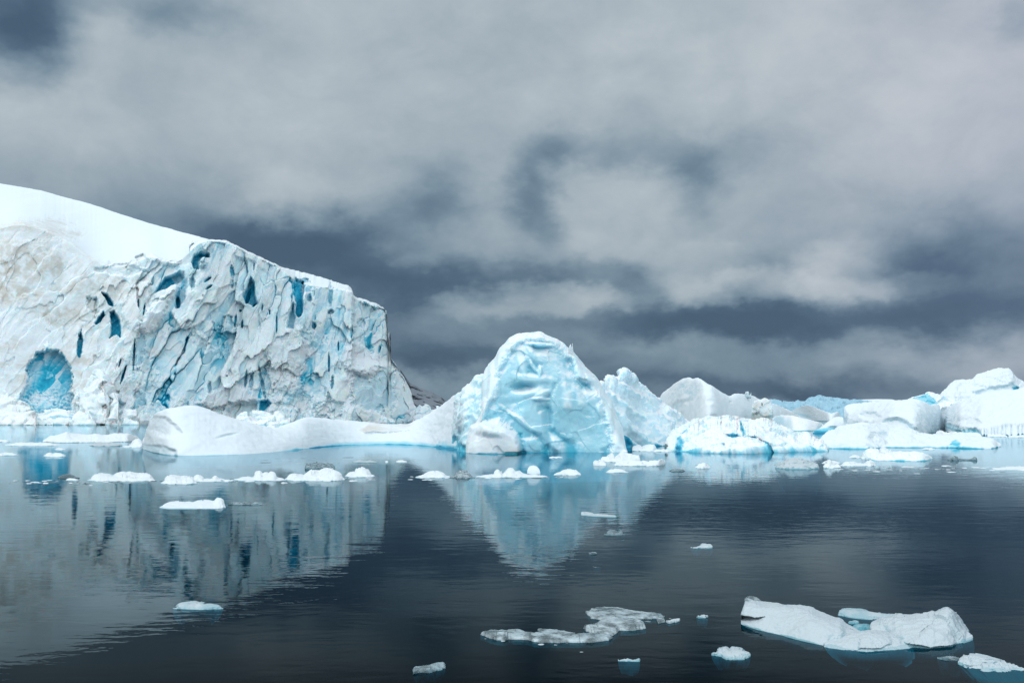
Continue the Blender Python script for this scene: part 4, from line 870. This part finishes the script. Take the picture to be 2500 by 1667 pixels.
floe(c5([(1965,860),(2000,852),(2100,858),(2180,872)]), c5([(1965,880),(2180,884)]), 3, 'small white floe under the fluted blue wall, middle of three')
floe(c5([(2190,872),(2280,868),(2360,866),(2460,872)]), c5([(2190,888),(2460,890)]), 3, 'small white floe under the fluted blue wall at the right edge')
lf(2422, 2530, 1136, 1148, 4, 'flat white floe cut by the right edge', lumps=[(2480, 50, 1138)])
floe([(2313,1122),(2322,1119),(2330,1111),(2338,1119),(2360,1121),(2372,1119),(2379,1115),(2386,1121)], [(2313,1123.5),(2386,1123.5)], .5, 'grey pointed translucent ice bit right of the sharp-peaked berg bit', mat=M_SLUSH, tint=(.2, 0, 0))
# scattered on the dark water
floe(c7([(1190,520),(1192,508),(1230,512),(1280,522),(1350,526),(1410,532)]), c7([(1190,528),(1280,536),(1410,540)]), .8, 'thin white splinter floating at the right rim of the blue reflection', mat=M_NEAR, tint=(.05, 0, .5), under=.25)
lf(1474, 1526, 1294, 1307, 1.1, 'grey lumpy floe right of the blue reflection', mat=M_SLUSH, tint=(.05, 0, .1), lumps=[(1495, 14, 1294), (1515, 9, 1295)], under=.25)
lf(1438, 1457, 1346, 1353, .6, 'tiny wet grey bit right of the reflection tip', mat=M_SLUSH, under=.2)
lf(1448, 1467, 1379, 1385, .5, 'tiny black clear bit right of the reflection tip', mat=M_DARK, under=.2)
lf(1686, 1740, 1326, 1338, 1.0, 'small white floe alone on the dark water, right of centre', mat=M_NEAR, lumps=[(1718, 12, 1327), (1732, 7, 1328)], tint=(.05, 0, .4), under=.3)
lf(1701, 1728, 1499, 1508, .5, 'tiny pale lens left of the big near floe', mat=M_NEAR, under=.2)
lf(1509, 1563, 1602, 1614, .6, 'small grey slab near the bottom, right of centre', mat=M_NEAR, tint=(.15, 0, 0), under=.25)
floe(c7([(148,1495),(165,1480),(250,1470),(300,1456),(340,1452),(350,1462)]), c7([(148,1512),(180,1512),(260,1500),(330,1485),(350,1475)]), .45, 'elongated crusty grey piece near the bottom, left of centre', mat=M_SLUSH, tint=(.0, 0, .2), under=.2, px=.6)
# slush sheets
def plate(name, outline, z, thick, mat, label, cat='ice slush', tint=(.05, 0, .05), amp=.03, seed=0, parent=None, n=150):
    """thin irregular floating plate: outline in photo px laid on the water, domed, with a crumbled rim"""
    P = np.array(outline, float)
    L = np.r_[0, np.cumsum(np.hypot(*np.diff(np.r_[P, P[:1]], axis=0).T))]; t = np.linspace(0, L[-1], n, endpoint=False)
    Q = np.r_[P, P[:1]]; ox = np.interp(t, L, Q[:, 0]); oy = np.interp(t, L, Q[:, 1])
    wx = pos(ox, oy, water_depth(ox, oy)); c = wx.mean(0)
    nz_ = fbm(wx * 3 + seed, 5, .7)[:, None] * .20; wx = wx + (wx - c) / np.linalg.norm(wx - c, axis=1, keepdims=True) * nz_
    # spine: nearest point of a smoothed long axis keeps concave shapes valid
    ax = np.linspace(wx[:, 0].min(), wx[:, 0].max(), 40)
    m = []
    for a in ax:
        sel = np.abs(wx[:, 0] - a) < (ax[-1] - ax[0]) / 14; m.append(wx[sel, 1].mean() if sel.any() else c[1])
    ym = smooth1(np.array(m), 3)
    sx = np.clip(wx[:, 0], ax[0] + .08 * (ax[-1] - ax[0]), ax[-1] - .08 * (ax[-1] - ax[0])); spn = np.stack([sx, np.interp(sx, ax, ym), sx * 0], -1)
    rings = []
    for k in np.linspace(0, 1, 16):
        if k < .12: p = wx + (spn - wx) * 0; zz = -thick * (1 - k / .12) 
        else:
            q = (k - .12) / .88; p = wx + (spn - wx) * q; zz = z * (.55 * min(1, q * 5) + .45 * sin(q * pi / 2))
        p = p.copy(); p[:, 2] = zz; rings.append(p)
    V = np.stack(rings); V = np.concatenate([V, V[:, :1]], 1)
    V[3:, :, 2] += amp * fbm(V[3:] * 5 + seed, 5, .6, True) 
    V[2:, :, 2] = np.maximum(V[2:, :, 2], .006)
    tn = np.zeros(V.shape[:2] + (4,)); tn[..., :3] = tint; tn[..., 3] = 1
    crust = sstep(.1, .5, fbm(V * 3 + seed, 5, .65)); tn[..., 2] += .55 * crust; tn[2:4, :, 2] += .5
    me = mesh_from_grid(name, V, np.clip(tn, 0, 1), mat, None, False)
    return link(name, me, parent, label, cat)
plate('ice_slush', c7([(1228,1130),(1260,1110),(1330,1098),(1410,1102),(1480,1120),(1560,1132),(1640,1140),(1700,1150),(1705,1160),(1640,1168),(1540,1172),(1440,1178),(1330,1180),(1260,1165)]), .05, .1, M_SLUSH, 'wide grey slush sheet, topmost of the three in the near water', seed=1)
plate('ice_slush', c7([(1208,1228),(1250,1222),(1290,1200),(1350,1180),(1450,1176),(1540,1185),(1595,1210),(1590,1228),(1520,1240),(1430,1242),(1412,1262),(1360,1285),(1290,1275),(1240,1255)]), .09, .1, M_SLUSH, 'brightest slush sheet with a white dome, middle of the three in the near water', tint=(.03, 0, .28), seed=2)
plate('ice_slush', c7([(580,1268),(610,1252),(680,1252),(740,1248),(800,1242),(840,1262),(900,1270),(960,1256),(1040,1246),(1110,1262),(1160,1278),(1240,1268),(1330,1275),(1390,1285),(1350,1302),(1260,1318),(1150,1316),(1040,1318),(950,1316),(880,1304),(800,1298),(740,1296),(700,1308),(640,1298)]), .07, .1, M_SLUSH, 'long curved slush sheet, lowest of the three in the near water', seed=3, n=220)
plate('ice_slush', c7([(925,1240),(980,1240),(1060,1250),(1060,1256),(960,1250)]), .03, .05, M_SLUSH, 'thin sliver above the long curved slush sheet', seed=4, n=50)
plate('ice_slush', c7([(1720,1188),(1760,1176),(1808,1178),(1780,1192),(1735,1200)]), .03, .05, M_NEAR, 'small grey patch right of the topmost slush sheet', seed=5, n=50)
plate('ice_slush', c7([(1655,1172),(1700,1172),(1712,1190),(1670,1198)]), .03, .05, M_SLUSH, 'small broken patch between the topmost slush sheet and the grey patch', seed=6, n=50)
lf(1604, 1622, 1497, 1506, .3, 'little white crumb on the right tip of the topmost slush sheet', mat=M_NEAR, tint=(0, 0, .8), under=.1)
# the large near floe, lower right
near = root('near_floe', 'largest near floe with a long slab and a pointed peak joined by wet turquoise ice', 'ice floe')
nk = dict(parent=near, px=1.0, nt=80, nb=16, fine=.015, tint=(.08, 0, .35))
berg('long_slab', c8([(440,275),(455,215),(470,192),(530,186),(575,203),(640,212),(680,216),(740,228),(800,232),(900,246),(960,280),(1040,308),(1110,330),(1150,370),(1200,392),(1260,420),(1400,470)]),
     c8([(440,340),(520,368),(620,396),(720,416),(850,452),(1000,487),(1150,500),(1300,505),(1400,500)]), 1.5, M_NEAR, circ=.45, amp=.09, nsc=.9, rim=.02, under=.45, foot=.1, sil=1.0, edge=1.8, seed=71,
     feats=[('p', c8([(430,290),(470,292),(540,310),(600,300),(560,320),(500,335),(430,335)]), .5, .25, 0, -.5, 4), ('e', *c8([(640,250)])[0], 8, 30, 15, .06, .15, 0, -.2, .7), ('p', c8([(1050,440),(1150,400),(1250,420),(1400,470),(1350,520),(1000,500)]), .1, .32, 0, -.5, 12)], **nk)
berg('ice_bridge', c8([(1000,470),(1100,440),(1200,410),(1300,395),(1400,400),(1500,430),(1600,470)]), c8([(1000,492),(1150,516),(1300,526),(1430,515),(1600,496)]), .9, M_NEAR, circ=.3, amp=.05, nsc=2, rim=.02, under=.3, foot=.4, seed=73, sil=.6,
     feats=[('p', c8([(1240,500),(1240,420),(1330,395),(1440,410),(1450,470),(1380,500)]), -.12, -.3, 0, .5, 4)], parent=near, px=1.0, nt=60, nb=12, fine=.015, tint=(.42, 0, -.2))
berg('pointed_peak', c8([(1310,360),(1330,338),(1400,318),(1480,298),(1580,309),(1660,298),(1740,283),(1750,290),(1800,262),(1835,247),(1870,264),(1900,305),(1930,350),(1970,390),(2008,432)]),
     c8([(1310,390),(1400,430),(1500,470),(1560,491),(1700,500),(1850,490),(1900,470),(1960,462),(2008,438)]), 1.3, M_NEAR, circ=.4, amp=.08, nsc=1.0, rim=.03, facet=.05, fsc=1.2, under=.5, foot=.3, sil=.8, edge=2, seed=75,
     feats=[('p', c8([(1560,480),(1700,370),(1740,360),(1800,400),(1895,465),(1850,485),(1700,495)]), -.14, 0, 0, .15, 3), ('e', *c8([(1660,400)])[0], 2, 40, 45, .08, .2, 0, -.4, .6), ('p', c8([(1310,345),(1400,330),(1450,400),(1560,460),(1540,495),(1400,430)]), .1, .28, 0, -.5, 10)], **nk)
floe(c8([(465,190),(470,175),(500,160),(530,166),(560,180),(580,200)]), c8([(465,196),(580,206)]), .4, 'crusty grey lump behind the left end of the largest near floe', mat=M_SLUSH, tint=(0, 0, .3), under=.2, foot=0, cat='ice chunk', name='ice_chunk', dep=float(water_depth(1830, 1500)) + .3)
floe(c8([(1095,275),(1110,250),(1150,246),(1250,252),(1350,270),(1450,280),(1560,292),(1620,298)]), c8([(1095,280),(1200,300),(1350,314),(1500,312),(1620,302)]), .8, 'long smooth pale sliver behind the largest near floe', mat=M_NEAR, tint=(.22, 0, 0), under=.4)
lf(2072, 2096, 1513, 1522, .4, 'small wet pale bit between the pale sliver and the largest near floe', mat=M_NEAR, tint=(.3, 0, 0), under=.2)
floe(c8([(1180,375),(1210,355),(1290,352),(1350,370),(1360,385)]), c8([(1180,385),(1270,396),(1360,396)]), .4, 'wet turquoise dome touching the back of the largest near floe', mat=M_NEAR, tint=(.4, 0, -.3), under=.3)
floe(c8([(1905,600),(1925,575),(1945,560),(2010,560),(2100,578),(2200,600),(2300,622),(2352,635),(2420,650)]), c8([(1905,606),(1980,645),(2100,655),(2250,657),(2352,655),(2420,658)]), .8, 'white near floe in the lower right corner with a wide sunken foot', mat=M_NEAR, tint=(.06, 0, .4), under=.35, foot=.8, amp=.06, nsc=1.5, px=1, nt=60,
     feats=[('e', *c8([(2080,615)])[0], 50, 2, -5, .06, .1, 0, -.3, .6)])
floe(c8([(1765,575),(1780,555),(1830,546),(1880,548),(1920,562),(1925,575)]), c8([(1765,572),(1800,580),(1890,594),(1925,588)]), .5, 'crumbly clear lump on the left side of the corner floe', mat=M_SLUSH, tint=(.1, 0, .2), under=.3, cat='ice chunk', name='ice_chunk')
floe(c8([(240,545),(280,535),(285,515),(330,512),(370,530),(380,518),(440,520),(490,540),(505,550)]), c8([(240,550),(300,555),(350,582),(400,582),(470,578),(505,556)]), .5, 'small crumbled white floe left of the largest near floe', mat=M_NEAR, tint=(.12, 0, .3), under=.25, amp=.06, nsc=3, sil=1.5, px=.6)

# ================================================================== scattered small brash
protos = []
for k in range(8):
    w_ = .5; s_ = 100 + k
    n = 40; th = np.linspace(0, 2 * pi, n, endpoint=False); r_ = 1 + .45 * fbm(np.stack([np.cos(th) * 1.2 + s_, np.sin(th) * 1.2, th * 0], -1), 4, .6)
    rings = []
    for q, zz in ((1.0, -.16), (1.04, -.05), (1.0, .05), (.86, .13), (.6, .17), (.3, .2), (.02, .2)):
        rr = r_ * q; rings.append(np.stack([np.cos(th) * rr, np.sin(th) * rr * .6, th * 0 + zz], -1))
    V = np.stack(rings); V = np.concatenate([V, V[:, :1]], 1); V[3:, :, 2] += (.22 if k < 4 else .07) * fbm(V[3:] * 2.2 + s_, 4, .6, True)
    if k % 4 < 2: V[4:, :, 2] += .25 * np.exp(-((V[4:, :, 0] - .3) ** 2 + V[4:, :, 1] ** 2) / .12)
    tn = np.zeros(V.shape[:2] + (4,)); tn[..., :3] = (.08, 0, .4 if k < 5 else 0); tn[..., 3] = 1
    protos.append(mesh_from_grid('brash_piece', V, tn, (M_FLOE, M_FLOE, M_FLOE, M_NEAR, M_SLUSH, M_SLUSH, M_DARK, M_DARK)[k], None, False))
R = random.Random(5)
LOOK = ['white peaked lump', 'white knobbly lump', 'white rounded lump', 'wet pale slab', 'flat grey translucent bit', 'flat grey crusty bit', 'clear dark shard', 'thin dark clear flake']
def scatter(n, x0, x1, yfun, size, kinds, places, flat=.35):
    """places: (x limit, phrase) - each piece is named by its look and by the larger thing it floats beside"""
    for i in range(n):
        X = R.uniform(x0, x1); Y = yfun(X); d = float(water_depth(X, Y)); p = pos(X, Y, d)
        s = R.uniform(*size) * d / FS * (.6 + R.random() ** 2); k = R.choice(kinds)
        o = bpy.data.objects.new('brash_ice', protos[k]); COL.objects.link(o)
        o.location = (float(p[0]), float(p[1]), 0.0); o.rotation_euler = (0, 0, R.uniform(0, 6.28)); o.scale = (s, s * 1.4, s * flat * R.uniform(.7, 1.5))
        wh = next(w_ for lim, w_ in places if X < lim)
        o['label'] = 'small ' + LOOK[k] + ' ' + wh; o['category'] = 'brash ice'; o['group'] = LOOK[k] + 's ' + wh
scatter(70, 20, 570, lambda x: 1176 + R.gauss(0, 3) - .008 * (x - 20) + (3 if x < 250 else 0), (4, 11), (0, 1, 2, 3, 4, 5, 6, 7),
        [(140, 'at the far left of the brash line'), (215, 'under the clear shard by the rough floe'), (390, 'along the front of the rough white floe'), (480, 'beside the second lumpy floe'), (900, 'between the lumpy and horned floes')])
scatter(26, 560, 930, lambda x: 1170 + R.gauss(0, 3), (4, 10), (0, 1, 2, 3, 6), [(700, 'in front of the horned floe'), (845, 'in front of the big-humped floe'), (2000, 'by the floe with the fan-shaped lump')])
scatter(18, 640, 940, lambda x: 1128 + R.gauss(0, 5), (4, 12), (3, 4, 5, 6, 7), [(740, 'below the snow saddle'), (830, 'behind the translucent grey lump'), (2000, 'below the right of the snow tongue')], .12)
scatter(34, 1000, 1380, lambda x: 1165 + R.gauss(0, 3), (4, 10), (0, 1, 2, 4, 5, 6), [(1100, 'by the flat floe left of the ice ball'), (1200, 'by the greyish flat floe'), (1335, 'under the floe with the ice ball'), (2000, 'by the low ice pyramid')], .25)
scatter(14, 1100, 1480, lambda x: R.uniform(1118, 1140), (3, 7), (3, 5, 6, 7), [(1290, 'in the left half of the blue reflection'), (2000, 'in the right half of the blue reflection')], .1)
scatter(16, 1480, 1900, lambda x: R.uniform(1130, 1165), (3, 8), (3, 5, 6, 7), [(1690, 'around the grey wet floe'), (2000, 'near the translucent blue-grey lump')], .12)
scatter(60, 2020, 2520, lambda x: 1140 + R.gauss(0, 5) + .012 * (x - 2020), (4, 13), (0, 1, 2, 3, 4, 5, 6), [(2140, 'below the flat floe of the right brash field'), (2280, 'below the sharp-peaked berg bit'), (2400, 'near the grey pointed bit'), (2600, 'by the flat floe at the right edge')], .2)
scatter(10, 60, 500, lambda x: R.uniform(1195, 1225), (3, 8), (5, 6, 7), [(300, 'in the reflection of the turquoise hollow'), (2000, 'near the lone smooth floe')], .08)
floe([(649,1045),(654,1038),(662,1036),(670,1040),(673,1046)], [(649,1049),(673,1049)], 2.5, 'tiny round snow lump in the dip of the long snow tongue', dep=215, under=.6, foot=0, cat='ice chunk', name='ice_chunk')
scatter(16, 1180, 1640, lambda x: np.interp(x, [1180, 1420, 1520, 1640], [1562, 1560, 1520, 1505]) + R.gauss(0, 9), (3, 9), (4, 5, 3), [(1330, 'beside the long curved slush sheet'), (1480, 'beside the brightest slush sheet'), (2000, 'beside the topmost slush sheet')], .15)
